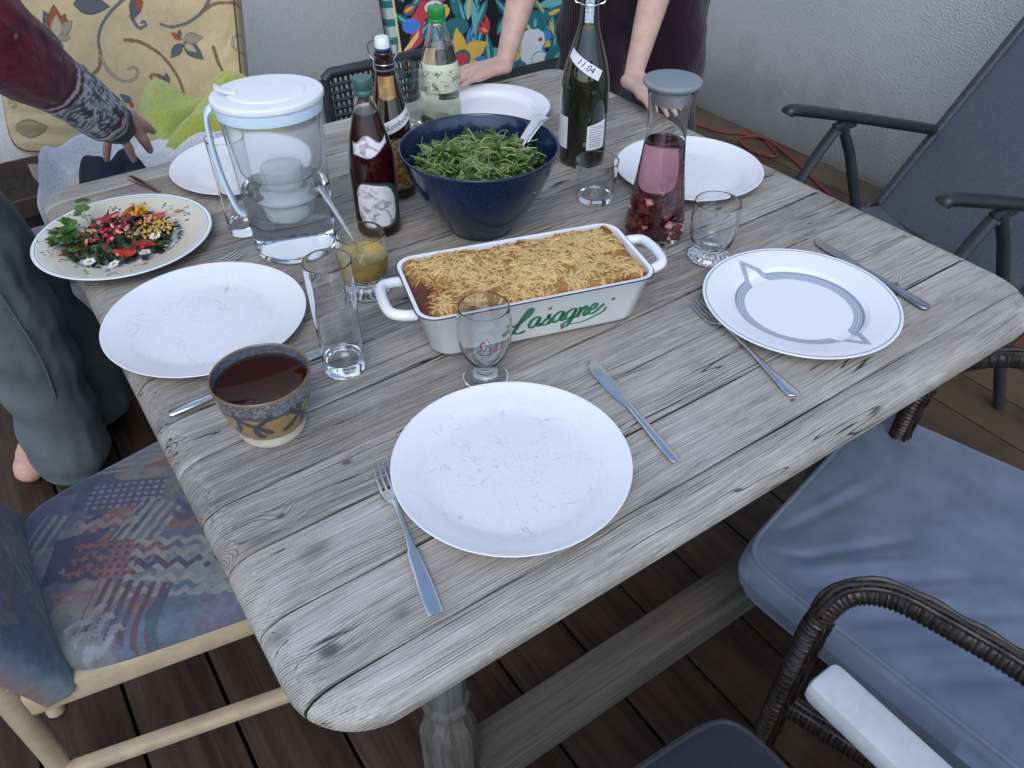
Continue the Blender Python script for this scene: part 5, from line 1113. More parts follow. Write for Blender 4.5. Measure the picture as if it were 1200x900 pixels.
for k in range(16):
    t = k / 15; a = Vector((.555, -.10, .405)).lerp(Vector((.72, -.54, .405)), t); b2 = Vector((.985, .065, .405)).lerp(Vector((1.10, -.46, .405)), t); bm_w.append(tube([a, a.lerp(b2, .5) + Vector((0, 0, -.01)), b2], .014, 8, flat=.35))
wpart('seat_weave', join(*bm_w))
for sx, nm in (((.556, -.102), 'a'), ((.988, .068), 'b')): wpart('side_rail', wicker_tube([(sx[0], sx[1], .20), (sx[0] + .09 if nm == 'a' else sx[0] + .08, sx[1] - .24, .20), (sx[0] + .17 if nm == 'a' else sx[0] + .10, sx[1] - .46, .20)], .012))
for x, y in ((.72, -.56), (1.10, -.50)): wpart('rear_leg', wicker_tube([(x, y, .003), (x, y, .40)], .0165))
bk_ = []
for k in range(15):
    t = k / 14; x = .74 + .34 * t; y = -.575 - .03 * math.sin(PI * t) + .04 * t; bk_.append(tube(spline([(x, y, .40), (x, y - .05, .66), (x, y - .13, .95)], 4), .011, 8, flat=.5))
for k in range(12): z = .44 + k * .043; bk_.append(tube(spline([(.735, -.565 - (z - .4) * .24, z), (.91, -.605 - (z - .4) * .24, z), (1.085, -.535 - (z - .4) * .24, z)], 5), .012, 8, flat=.5))
wpart('backrest', join(*bk_))
g = G('grey_blue_satin'); o_ = g.oc(); n_ = g.noise(o_, 1400, 2, .5); n2_ = g.noise(o_, 14, 4, .6)
g.set(col=g.mix(g.sm(n2_, .3, .7), (.115, .152, .215), (.165, .205, .280)), rough=.42, spec=.5, sheen=.25, sheenr=.4); g.bump(g.math('ADD', g.math('MULTIPLY', n_, .25), g.noise(o_, 40, 3)), .12, .002); MAT['satin'] = g.m
def fold_field(X, Y, folds):
    h = np.zeros_like(X)
    for x0, y0, x1, y1, w, a in folds:
        dx, dy = x1 - x0, y1 - y0; L2 = dx * dx + dy * dy; t = np.clip(((X - x0) * dx + (Y - y0) * dy) / L2, 0, 1); d = np.hypot(X - x0 - t * dx, Y - y0 - t * dy); h += a * np.exp(-(d / w) ** 2) * np.sin(PI * np.clip(t, .05, .95)) ** .5
    return h
def cushion(name, label, loc, quad, z, th, folds, mat, nu=120, bulge=.012, corner=12):
    q = [(x - loc[0], y - loc[1]) for x, y in quad]; fl2 = [(a - loc[0], b - loc[1], c - loc[0], d - loc[1], w, h) for a, b, c, d, w, h in folds]
    t = thing(name, label, 'cushion', loc)
    top, PX, PY = pad(q, z - loc[2], th * .5, nu, nu, bulge, corner, lambda x, y: fold_field(x, y, fl2) * .55 + .0016 * snoise(x, y, 9, 8), s0=.93)
    bot = pad(q, -(z - th - loc[2]), th * .5, nu, nu, .002, corner, s0=.93)[0].copy(); bot[:, 2] *= -1
    V, F = gridmesh(top, nu, nu); n = len(V); V2, F2 = gridmesh(bot, nu, nu, True); V += V2; F += [tuple(k + n for k in f) for f in F2]
    ring = list(range(nu)) + [j * nu + nu - 1 for j in range(1, nu)] + [(nu - 1) * nu + i for i in range(nu - 2, -1, -1)] + [j * nu for j in range(nu - 2, 0, -1)]
    for k in range(len(ring)): a, b2 = ring[k], ring[(k + 1) % len(ring)]; F.append((b2, a, a + n, b2 + n))
    me = mesh(V, F, True, 80)
    bmx = bmesh.new(); bmx.from_mesh(me); bmesh.ops.recalc_face_normals(bmx, faces=bmx.faces); bmx.to_mesh(me); bmx.free()
    cov = obj('cover', me, mat, t)
    jr = int(nu * .030)
    for src in (top, bot):
        rr = [jr * nu + i for i in range(jr, nu - jr)] + [j * nu + nu - 1 - jr for j in range(jr + 1, nu - jr)] + [(nu - 1 - jr) * nu + i for i in range(nu - 2 - jr, jr - 1, -1)] + [j * nu + jr for j in range(nu - 2 - jr, jr, -1)]
        obj('piping', M_(tube([src[i] for i in rr], .0040, 8, closed=True)), mat, cov)
    return t
cushion('seat_cushion', 'grey-blue satin seat cushion with piping on the wicker armchair', (.88, -.12, .425), [(.606, .062), (1.03, .150), (1.165, -.33), (.640, -.40)], .492, .072, [(.655, .01, .82, -.07, .008, -.008), (.655, -.01, .80, -.10, .008, .006), (.65, -.04, .83, -.15, .009, -.009), (.65, -.075, .80, -.17, .008, .006), (.645, -.10, .86, -.24, .010, -.009), (.645, -.16, .80, -.26, .010, .006), (.645, -.20, .82, -.32, .010, -.008), (.69, .045, .88, .02, .008, -.005), (.70, .055, .90, .04, .007, .004), (.65, .03, .70, -.02, .006, -.005), (.98, .1, 1.04, -.1, .02, .004), (.9, -.05, 1.02, -.2, .03, .004), (.8, -.1, .95, -.28, .03, -.004)], MAT['satin'])

# ================================================================ white-armed chair with dark cushion at the bottom
white_paint = simple('worn_white_paint', (.52, .53, .535), .45, 0, .08, 40, .1, 30, .001)
ac = thing('white_armchair', 'chair with a worn white armrest, in the near bottom corner', 'armchair', (.22, -.35, 0)); OA = (.22, -.35, 0)
def apart(name, ms, mat=white_paint): return cpart(name, ms, mat, ac, OA)
for s, x in ((1, .452), (-1, -.022)):
    apart('armrest', beam((x, -.166, .645), (x + .008 * s, -.64, .640), .046, .030, .009))
    apart('leg', beam((x - .002, -.40, .003), (x - .002, -.38, .629), .036, .028, .004, (1, 0, 0))); apart('leg', beam((x, -.62, .003), (x, -.64, .629), .036, .028, .004, (1, 0, 0)))
    apart('side_rail', beam((x - .024 * s, -.20, .395), (x - .022 * s, -.63, .385), .022, .05, .004))
apart('seat_board', rbox(.44, .52, .018, .004, cx=.215, cy=-.37, cz=.408)); 
for k in range(7): apart('back_slat', beam((.02 + k * .065, -.65, .42), (.02 + k * .065, -.76, .98), .045, .014, .003, (0, 1, .2)))
apart('back_rail', beam((-.02, -.765, .99), (.45, -.765, .99), .025, .06, .006))
cushion('seat_cushion', 'dark navy seat cushion with piping at the bottom edge, beside the white armrest', (.21, -.30, .418), [(-.03, -.058), (.454, -.082), (.452, -.58), (-.03, -.58)], .478, .055, [(.2, -.1, .35, -.2, .02, -.004), (.40, -.12, .3, -.2, .02, .003)], simple('dark_navy_fabric', (.013, .015, .026), .55, 0, .2, 40, .15, 900, .0005, sheen=.3), 90)

# ================================================================ folding recliner chair by the wall
fc_ = thing('folding_chair', 'anthracite folding armchair with dark mesh back, beyond the right end of the table', 'folding chair', (1.8, .55, 0)); OF = (1.8, .55, 0)
def fpart(name, ms, mat=None, par=None): return cpart(name, ms, mat or MAT['dark_metal'], par or fc_, OF)
OFFV = Vector((-.104, -.482, 0))
for side in (0, 1):
    o2 = OFFV * side
    def A(x, y, z): return tuple(Vector((x, y, z + TZ)) + o2)
    pth = [A(1.578, .846, -.103), A(1.60, .840, -.098), A(1.76, .802, -.137), A(1.92, .764, -.180), A(2.055, .732, -.217)]
    fpart('armrest', tube(spline(pth, 6), [.012, .020] + [.021] * 21 + [.019, .012] if False else .0195, 14, flat=.72), MAT['black_plastic'])
    piv = (1.745, .806, -.168)
    fpart('front_leg', tube([A(1.735, .808, -.168), A(1.70, .817, -.225), A(1.42, .88, -.737)], .0155, 12, flat=.7))
    end = (1.975, .705, -.737) if side == 0 else (1.975, .702, -.737)
    fpart('rear_leg', tube([A(1.752, .803, -.158), A(1.80, .792, -.24), A(*end)], .0165, 12, flat=.75))
    brk = fpart('arm_bracket', beam(A(1.73, .810, -.168), A(1.79, .795, -.150), .018, .030, .004))
    for q in ((1.738, .8065, -.172), (1.768, .799, -.178)):
        fpart('bolt', xf(lathe([(0, 0), (.0048, 0), (.0042, .0025), (0, .003)], 10), Matrix.Translation(Vector(A(*q)) + Vector((-.23, -.97, 0)) * .0125) @ Vector((-.23, -.97, 0)).to_track_quat('Z', 'Y').to_matrix().to_4x4()), MAT['steel'], brk)
    fpart('back_post', tube([A(1.935, .760, -.440), A(2.10, .722, -.19), A(2.24, .688, .028), A(2.48, .630, .40), A(2.53, .62, .45)], .0155, 12))
    fpart('seat_rail', tube([A(1.945, .758, -.425), A(1.70, .816, -.385), A(1.47, .872, -.355)], .0145, 12))
    fpart('hinge', xf(lathe([(0, -.012), (.026, -.012), (.029, -.008), (.029, .008), (.026, .012), (0, .012)], 20), Matrix.Translation(A(1.925, .763, -.425)) @ Vector((.23, .97, 0)).to_track_quat('Z', 'Y').to_matrix().to_4x4()), MAT['black_plastic'])
g = G('textilene_mesh'); o_ = g.pos(); n_ = g.noise(o_, 700, 2, .6); g.set(col=g.mix(g.sm(n_, .35, .7), (.048, .056, .070), (.140, .156, .190)), rough=.55, spec=.35, alpha=.93); g.bump(n_, .4, .0008); MAT['textilene'] = g.m
def sheet(a, b2, c, d, sag, nu=14, nv=24, th=.0015):
    V = []
    for off in (0, th):
        for j in range(nv + 1):
            for i in range(nu + 1):
                s, t = i / nu, j / nv; p_ = (Vector(a).lerp(Vector(b2), s)).lerp(Vector(d).lerp(Vector(c), s), t); n3 = (Vector(b2) - Vector(a)).cross(Vector(d) - Vector(a)).normalized(); V.append(tuple(p_ + n3 * (off - sag * math.sin(PI * s))))
    F = []; n = (nu + 1) * (nv + 1)
    for j in range(nv):
        for i in range(nu): q = j * (nu + 1) + i; F += [(q, q + 1, q + nu + 2, q + nu + 1)[::-1], (n + q, n + q + 1, n + q + nu + 2, n + q + nu + 1)]
    return V, F
def AZ(x, y, z, side=0): return tuple(Vector((x, y, z + TZ)) + OFFV * side)
fpart('mesh_back', sheet(AZ(1.945, .758, -.425), AZ(1.945, .758, -.425, 1), AZ(2.50, .626, .43, 1), AZ(2.50, .626, .43), -.02), MAT['textilene'])
fpart('mesh_seat', sheet(AZ(1.47, .872, -.35), AZ(1.47, .872, -.35, 1), AZ(1.94, .76, -.415, 1), AZ(1.94, .76, -.415), .015), MAT['textilene'])
bar = [Vector(AZ(2.085, .725, -.208)).lerp(Vector(AZ(2.085, .725, -.208, 1)), t) + Vector((.045, -.01, -.02)) * math.sin(PI * t) + Vector((.018, 0, -.012)) for t in np.linspace(0, 1, 13)]
fpart('back_bar', tube(bar, .011, 10))
for q in ((1.62, .835, -.37), (1.60, .845, -.42)): fpart('cross_bar', tube([AZ(*q), AZ(*q, 1)], .011, 10))
fpart('top_bar', tube([AZ(2.53, .62, .45), AZ(2.53, .62, .45, 1)], .014, 10))

# ================================================================ floral cushion chair
fcx = thing('garden_chair', 'pale garden chair holding the floral cushion, beyond the far left corner', 'chair', (.30, 1.70, 0)); OG = (.30, 1.70, 0)
FO = Vector((.023, 1.887, .54)); FU = Vector((.866, -.5, 0)); FV = Vector((.25, .433, .866)); FN = FU.cross(FV).normalized()
pale_wood = wood_plain('pale_garden_wood', (.28, .24, .19), (.46, .41, .34), .8, .6, 1, .2)
def gpart(name, ms): return cpart(name, ms, pale_wood, fcx, OG)
def seat_poly():
    q = [(.03, 1.93), (.075, 1.42), (.545, 1.36), (.545, 1.64)]; V = [(x, y, .47) for x, y in q] + [(x, y, .50) for x, y in q]
    return V, [(3, 2, 1, 0), (4, 5, 6, 7), (0, 1, 5, 4), (1, 2, 6, 5), (2, 3, 7, 6), (3, 0, 4, 7)]
sp_v = seat_poly()
sm3 = M_(sp_v, False); bmx = bmesh.new(); bmx.from_mesh(sm3); bmesh.ops.recalc_face_normals(bmx, faces=bmx.faces); bmesh.ops.translate(bmx, verts=bmx.verts, vec=(-OG[0], -OG[1], 0)); bmx.to_mesh(sm3); bmx.free()
obj('seat', sm3, pale_wood, fcx)
for x, y in ((.085, 1.44), (.53, 1.38), (.06, 1.90), (.53, 1.64)): gpart('leg', beam((x, y, .003), (x, y, .472), .04, .04, .005, (1, 0, 0)))
for u in (.04, .27, .50):
    a = FO + FU * u - FN * -.0; b0 = FO + FU * u + FV * -.05; gpart('back_slat', beam(b0 + FV.cross(FU) * .055, b0 + FV * .78 + FV.cross(FU) * .055, .05, .018, .003, FN))
for v in (.1, .68): gpart('back_rail', beam(FO + FU * -.01 + FV * v + FV.cross(FU) * .076, FO + FU * .55 + FV * v + FV.cross(FU) * .076, .018, .05, .003, FV))
nu, nv = 330, 420; U_, V_ = np.meshgrid(np.linspace(-.024, .556, nu), np.linspace(0, .78, nv))
u1, v1 = (U_ + .024) / .58 * 2 - 1, V_ / .78 * 2 - 1; e = 14.0
k_ = np.maximum(np.abs(u1), np.abs(v1)) / np.maximum(1e-6, (np.abs(u1) ** e + np.abs(v1) ** e) ** (1 / e)); U2 = .266 + u1 * k_ * .29; V2_ = .39 + v1 * k_ * .39
m_ = np.maximum(np.abs(u1), np.abs(v1)); hgt = .026 * np.sqrt(np.maximum(0, 1 - m_ ** 12))
folds = [(.44, .13, .56, .22, .014, -.006), (.46, .11, .56, .16, .012, -.006), (.50, .20, .56, .30, .012, -.005), (-.02, .10, .14, .09, .010, -.006), (-.02, .075, .15, .062, .009, .005), (-.01, .05, .15, .04, .010, -.006), (.0, .03, .12, .02, .008, .004), (.43, .09, .52, .12, .01, .004)]
hgt = hgt + fold_field(U2, V2_, folds) * (m_ < .97) + .0035 * snoise(U2, V2_, 6, 12) * (1 - m_ ** 8)
pts = np.array(FO) + U2[..., None] * np.array(FU) + V2_[..., None] * np.array(FV) + (hgt[..., None] - .0) * np.array(-FV.cross(FU))
FNn = -FV.cross(FU)
P = Print(U2.ravel(), V2_.ravel(), lin('c4af86'))
mt = snoise(U2.ravel(), V2_.ravel(), 16, 40, 4); P.C = P.C * (1 + .16 * mt[:, None]); mt2 = snoise(U2.ravel(), V2_.ravel(), 45, 70, 3); P.C[mt2 > .45] = P.C[mt2 > .45] * .6 + .4 * lin('cdbb95')
KC = {'g': lin('5f6062'), 'b': lin('7c5c46'), 't': lin('8f866c'), 'c': lin('b8a68a')}
rg = random.Random(6)
def vine_set(du, dv):
    for pts_, k in VINES:
        q = [(a + du, b + dv) for a, b in pts_]; P.stroke(q, .0085, .0062, KC[k] * .72); P.stroke(q, .0058, .0040, KC[k] * 1.25)
    for p0, p1, k in LEAVES:
        a, b = (p0[0] + du, p0[1] + dv), (p1[0] + du, p1[1] + dv); w = math.dist(a, b) * .52
        c_ = KC[k] if k != 'b' else lin('9a5638'); P.leaf(a, b, w, c_ * .7); P.leaf(a, (b[0] * .96 + a[0] * .04, b[1] * .96 + a[1] * .04), w * .78, c_ * (1.0 if k != 't' else 1.15))
vine_set(0, 0); vine_set(.05, .37)
P.fill((m_.ravel() > .980) & (m_.ravel() < .989), lin('6a4c3a') * .8); P.C = np.vstack([P.C, np.tile(lin('a8946c'), (2 * (nu + nv) - 4, 1))])
me = mesh(*gridmesh(pts.reshape(-1, 3), nu, nv, False, tuple(np.array(FNn) * -.05)), True, 70)
bmx = bmesh.new(); bmx.from_mesh(me); bmesh.ops.recalc_face_normals(bmx, faces=bmx.faces); bmx.to_mesh(me); bmx.free()
me.transform(Matrix.Translation((-OG[0], -OG[1], 0))); paint(me, P.C)
fq = tag(obj('floral_cushion', me, vc_mat('printed_cotton', .85, .25, 1600, .15, .2, .12), None, OG), 'cream back cushion printed with vines and flowers, behind the far left corner', 'cushion')

# ================================================================ blankets on the chair
def cloth(name, label, cat, x0, x1, y0, y1, fn, th, mat, nu=90, nv=80):
    X, Y = np.meshgrid(np.linspace(-1, 1, nu), np.linspace(-1, 1, nv)); k = np.maximum(np.abs(X), np.abs(Y)) / np.maximum(1e-6, (np.abs(X) ** 5 + np.abs(Y) ** 5) ** .2)
    cx, cy = (x0 + x1) / 2, (y0 + y1) / 2; PX, PY = cx + X * k * (x1 - x0) / 2, cy + Y * k * (y1 - y0) / 2; m = np.maximum(np.abs(X), np.abs(Y))
    Z = fn(PX, PY, m); pts = np.stack([PX - cx, PY - cy, Z], -1).reshape(-1, 3)
    return tag(obj(name, mesh(*gridmesh(pts, nu, nv, False, (0, 0, -th)), True, 80), mat, None, (cx, cy, 0)), label, cat)
def whitef(X, Y, m):
    h = .600 + .014 * snoise(X, Y, 9, 3) - .09 * m ** 8
    return h + fold_field(X, Y, [(.01, 1.52, .22, 1.68, .040, .065), (.06, 1.43, .30, 1.52, .028, .055), (.20, 1.40, .46, 1.44, .030, .075), (.22, 1.60, .48, 1.52, .035, .03), (.03, 1.60, .12, 1.42, .025, .04), (.10, 1.47, .26, 1.57, .014, -.03)]) - .07 * np.clip((1.42 - Y) / .06, 0, 1) * (X < .27) * np.clip((.27 - X) / .05, 0, 1)
cloth('white_fleece', 'folded white fleece blanket heaped on the far left chair', 'blanket', .005, .50, 1.335, 1.76, whitef, .06, fleece('white_fleece', (.74, .74, .76), .6))
def greenf(X, Y, m):
    h = .650 + .010 * snoise(X, Y, 10, 5) - .11 * m ** 9
    return h + fold_field(X, Y, [(.27, 1.60, .40, 1.82, .055, .050), (.38, 1.54, .56, 1.72, .045, .052), (.44, 1.66, .60, 1.62, .04, .03), (.31, 1.56, .47, 1.68, .014, -.035), (.40, 1.62, .52, 1.66, .012, -.025), (.30, 1.52, .55, 1.50, .03, .03)])
cloth('green_fleece', 'bright lime green fleece blanket beside the floral cushion', 'blanket', .275, .60, 1.47, 1.84, greenf, .10, fleece('lime_fleece', (.47, .52, .085)), 120, 110)
def navyf(X, Y, m): return .708 + .008 * snoise(X, Y, 16, 9) - .10 * m ** 5 + fold_field(X, Y, [(.10, 1.36, .13, 1.28, .02, .018), (.15, 1.38, .17, 1.27, .012, -.022), (.19, 1.37, .20, 1.28, .02, .014)])
cloth('navy_jumper', 'dark navy knitted garment under the reaching hand', 'garment', .075, .220, 1.235, 1.40, navyf, .12, simple('navy_knit', (.012, .014, .035), .9, 0, .3, 60, .5, 500, .001), 60, 50)

# ================================================================ parrot-print chair
PO = Vector((1.104, 1.956, .483)); PV = Vector((0, math.sin(R(8)), math.cos(R(8)))); PNn = Vector((0, -math.cos(R(8)), math.sin(R(8))))
nu, nv = 420, 420; pw, ph0, ph1 = .66, -.08, .72; U_, V_ = np.meshgrid(np.linspace(-.006, pw, nu), np.linspace(ph0, ph1, nv))
P = Print(U_.ravel(), V_.ravel(), (.014, .014, .018)); CC = {'R': lin('b8404c'), 'W': lin('ccd4e0'), 'Y': lin('cfa94e'), 'B': lin('4878c0'), 'T': lin('2c6a70'), 'L': lin('64a8a8'), 'C': lin('d0bc80'), 'K': (.01, .01, .012), 'D': lin('203040')}
rg = random.Random(12)
for k in range(70):
    c = (rg.uniform(0, pw), rg.uniform(.30, ph1)); kind = rg.random(); col = CC[rg.choice('RYBTTLLCT')]
    if kind < .6: a = rg.uniform(0, 6.3); l = rg.uniform(.05, .13); P.leaf(c, (c[0] + l * math.cos(a), c[1] + l * math.sin(a)), l * .35, col)
    else: P.ell(c, rg.uniform(.012, .04), rg.uniform(.012, .04), col)
for k in range(110):
    c = (rg.uniform(.02, pw), rg.uniform(ph0, .33)); a = rg.uniform(.6, 2.6); l = rg.uniform(.05, .12); cl = rg.choice('TTTLTB'); e_ = (c[0] + l * math.cos(a), c[1] + l * math.sin(a)); P.leaf(c, e_, l * .34, CC[cl] * .8); P.leaf(c, e_, l * .10, CC['L'])
for s in PARROT:
    if s[0] == 'E': P.ell(s[1], s[2], s[3], CC[s[4]])
    elif s[0] == 'L': P.leaf(s[1], s[2], s[3], CC[s[4]])
    elif s[0] == 'P': P.poly(s[1], CC[s[2]])
    else: P.stroke(s[1], s[2], s[2], CC[s[3]])
P.fill(P.X < .022, lin('9fb4b0')); P.fill((P.X < .022) & (np.sin(P.Y * 120) > .3), CC['T']); P.fill((P.X > .016) & (P.X < .022), CC['C'])
hh = .012 * np.sqrt(np.maximum(0, 1 - np.maximum(np.abs(U_ / pw * 2 - 1), np.abs((V_ - ph0) / (ph1 - ph0) * 2 - 1)) ** 10)) + .002 * snoise(U_, V_, 7, 2)
pts = U_[..., None] * np.array((1, 0, 0)) + V_[..., None] * np.array(PV) + hh[..., None] * np.array(PNn)
pc = thing('parrot_chair', 'high-backed chair covered in black fabric printed with parrots and tropical flowers', 'chair', (PO.x + .3, PO.y, 0))
me = mesh(*gridmesh((pts + np.array((-.3, 0, PO.z))).reshape(-1, 3), nu, nv, False, tuple(np.array(PNn) * -.04)), True, 70)
bmx = bmesh.new(); bmx.from_mesh(me); bmesh.ops.recalc_face_normals(bmx, faces=bmx.faces); bmx.to_mesh(me); bmx.free(); paint(me, np.clip(P.C * 1.3, 0, .85))
obj('backrest', me, vc_mat('parrot_print_canvas', .8, .2, 1400, .2, 0, .06), pc)
obj('seat', M_(rbox(.62, .50, .06, .02, 3, cx=.03, cy=-.26, cz=.42)), simple('black_canvas', (.014, .014, .018), .8), pc)
for x, y in ((-.25, -.48), (.31, -.48), (-.25, .02), (.31, .02)): obj('leg', M_(tube([(x, y, .003), (x, y, .40)], .014, 10)), MAT['dark_metal'], pc)

# ================================================================ dark woven chair tucked in at the far side
tc = thing('woven_chair', 'dark chair with a woven back tucked in at the far side of the table', 'chair', (.815, 1.35, 0)); 
def tpart(name, ms): return obj(name, M_(ms), MAT['dark_metal'], tc)
tpart('top_rail', tube([(-.165, .07, .735), (-.150, .07, .748), (.150, .07, .748), (.165, .07, .735)], .0125, 12))
for x in (-.165, .165): tpart('back_post', tube([(x, .07, .735), (x, .055, .40), (x, .05, .003)], .0125, 12)); tpart('leg', tube([(x * .95, -.36, .003), (x * .95, -.36, .40)], .0125, 12))
wv = []
for k in range(25): wv.append(tube([(-.158 + k * .0129, .068 + .002 * (k % 2), .735), (-.158 + k * .0129, .06 + .002 * (k % 2), .47)], .0036, 6))
for k in range(14): wv.append(tube([(-.16, .065 - k * .0006, .722 - k * .018), (.16, .065 - k * .0006, .722 - k * .018)], .0046, 6))
tpart('woven_panel', join(*wv)); tpart('seat', rbox(.32, .43, .03, .01, 2, cy=-.16, cz=.42)); tpart('bottom_rail', tube([(-.165, .058, .465), (.165, .058, .465)], .010, 10))

# ================================================================ pot, storage box, cable
pot = thing('plant_pot', 'square brown plant pot with bare soil, behind the far left corner', 'plant pot', (.0, 2.28, 0))
def sq(w, z, rc=.02): return rr_ring(w, w, z, rc, 4)
obj('body', M_(loft([sq(.105, 0), sq(.135, .27), sq(.148, .272), sq(.150, .325), sq(.140, .326), sq(.134, .275), sq(.128, .25)], True), True, 40), simple('brown_plastic', (.045, .030, .025), .5, 0, .2, 20, .1, 60), pot)
nu = 40; U_, V_ = np.meshgrid(np.linspace(-.133, .133, nu), np.linspace(-.133, .133, nu)); Z = .285 + .010 * snoise(U_, V_, 60, 4, 4); obj('soil', mesh(*gridmesh(np.stack([U_, V_, Z], -1).reshape(-1, 3), nu, nu)), simple('potting_soil', (.022, .017, .013), .95, 0, .5, 200, .8, 300, .003), pot)
bxs = thing('storage_box', 'translucent plastic storage box with a grey lid under the far left corner', 'storage box', (-.02, 1.93, 0))
obj('tub', M_(loft([rr_ring(.17, .13, .0, .02, 4), rr_ring(.19, .15, .24, .02, 4), rr_ring(.187, .147, .24, .02, 4), rr_ring(.168, .128, .006, .02, 4)]), True, 40), simple('milky_plastic', (.35, .37, .40), .35), bxs, (0, 0, .001))
obj('lid', M_(loft([rr_ring(.200, .160, .236, .025, 5), rr_ring(.203, .163, .240, .025, 5), rr_ring(.203, .163, .258, .025, 5), rr_ring(.192, .152, .262, .02, 5), rr_ring(.17, .13, .255, .02, 5)]), True, 30), simple('smoky_lid', (.16, .17, .20), .25), bxs)
red = simple('red_cable', (.17, .022, .024), .5)
tag(obj('extension_cable', M_(tube(spline([(2.50, 2.02, .007), (2.54, 1.86, .007), (2.60, 1.80, .007), (2.63, 1.72, .007), (2.58, 1.60, .007), (2.53, 1.56, .012), (2.50, 1.66, .012), (2.55, 1.76, .012), (2.62, 1.70, .018), (2.58, 1.52, .012), (2.45, 1.2, .007), (2.36, .8, .007), (2.36, .46, .007), (2.25, .365, .007), (2.12, .34, .007), (2.02, .39, .007), (2.06, .47, .012), (2.2, .45, .012), (2.22, .33, .014), (2.12, .25, .007), (2.1, -.1, .007)], 10), .0048, 8)), red), 'red extension cable lying in loops on the deck by the right wall', 'cable')
# ================================================================ people
def V3(*a): return Vector(a)
def finger(a, d, n, L, r, bends):
    """chain of three phalanges from knuckle a; bends in radians toward -n"""
    pts = [(a, r)]; p = a.copy(); dd = d.normalized(); ax = dd.cross(n).normalized()
    for k, (f, b) in enumerate(zip((.45, .31, .24), bends)):
        dd = Matrix.Rotation(-b, 3, ax) @ dd; p = p + dd * L * f; pts.append((p.copy(), r * (1 - .11 * (k + 1))))
    return [(tuple(q), rr) for q, rr in pts]
def hand(w, d, n, thumb=1, bends=(.12, .15, .12), spread=.10, size=1.0):
    d = d.normalized(); n = (n - d * n.dot(d)).normalized(); s = d.cross(n) * thumb; ch = []
    for off, L_, r_, k in ((.029, .070, .0086, -1.2), (.0095, .078, .0088, -.3), (-.0100, .072, .0084, .5), (-.0285, .056, .0074, 1.5)):
        kn = w + (d * (.090 - abs(off) * .25) + s * off) * size; ch.append([(tuple(w + s * off * .55 * size + d * .004), .0150 * size), (tuple(w.lerp(kn, .55) + n * .001), .0135 * size), (tuple(kn), .0108 * size)])
        fd = (d - s * k * spread).normalized(); ch.append(finger(kn, fd, n, L_ * size, r_ * size, bends))
    t0 = w + (d * .020 + s * .022 - n * .004) * size; t1 = w + (d * .052 + s * .046 - n * .008) * size; t2 = w + (d * .082 + s * .054 - n * .010) * size; t3 = w + (d * .104 + s * .055 - n * .011) * size
    ch.append([(tuple(t0), .0145 * size), (tuple(t1), .0115 * size), (tuple(t2), .0098 * size), (tuple(t3), .0080 * size)])
    return ch
def head_parts(c, look, parent, hair_mat, hair_len):
    """face features and hair round a head centre"""
    f = look.normalized(); s = f.cross(Vector((0, 0, 1))).normalized(); u = s.cross(f)
    M = Matrix((s, f, u)).transposed().to_4x4(); M.translation = c - parent.location
    for k in (-1, 1): obj('eye', M_(xf(lathe([(0, -.0115), (.008, -.008), (.0115, 0), (.008, .008), (0, .0115)], 12), M @ Matrix.Translation((k * .031, .078, .004)))), simple('eye_white', (.6, .6, .58), .2), parent)
    obj('mouth', M_(xf(tube(spline([(-.024, .088, -.056), (0, .098, -.053), (.024, .088, -.056)], 4), .0045, 8), M)), simple('lip', (.38, .15, .13), .5), parent)
    cap = organic([[((0, -.022, .047), .090), ((0, -.045, .0), .080), ((0, -.060, -.07 - hair_len), .055)]], .008, 6); cap.transform(M)
    bmx = bmesh.new(); bmx.from_mesh(cap); bmx.to_mesh(cap); bmx.free(); obj('hair', cap, hair_mat, parent)
def head_chain(c, look):
    f = look.normalized(); s = f.cross(Vector((0, 0, 1))).normalized(); q = lambda a, b, z: tuple(c + s * a + f * b + Vector((0, 0, z)))
    ch = [[(q(0, -.01, .035), .088), (q(0, .012, -.03), .074), (q(0, .035, -.075), .048)], [(q(0, .085, .01), .010), (q(0, .104, -.024), .013)]]
    ch += [[(q(k * .082, -.005, .012), .014), (q(k * .084, -.008, -.022), .011)] for k in (-1, 1)]
    return ch
def person_body(root, chains, mat, voxel=.004, smooth=3):
    me = organic([[(tuple(Vector(c[0]) - root.location), *c[1:]) for c in ch] for ch in chains], voxel, smooth); return obj('body', me, mat, root)
def garment(root, name, chains, mat, voxel=.008, smooth=8, wr=None, colour=None):
    me = organic([[(tuple(Vector(c[0]) - root.location), *c[1:]) for c in ch] for ch in chains], voxel, smooth)
    n = len(me.vertices); co = np.empty(n * 3); me.vertices.foreach_get('co', co); co = co.reshape(-1, 3)
    if wr:
        no = np.empty(n * 3); me.vertices.foreach_get('normal', no); no = no.reshape(-1, 3); W_ = co + np.array(root.location)
        co = co + no * wr(W_)[:, None]; me.vertices.foreach_set('co', co.ravel()); me.update()
    if colour: paint(me, colour(co + np.array(root.location)))
    return obj(name, me, mat, root)
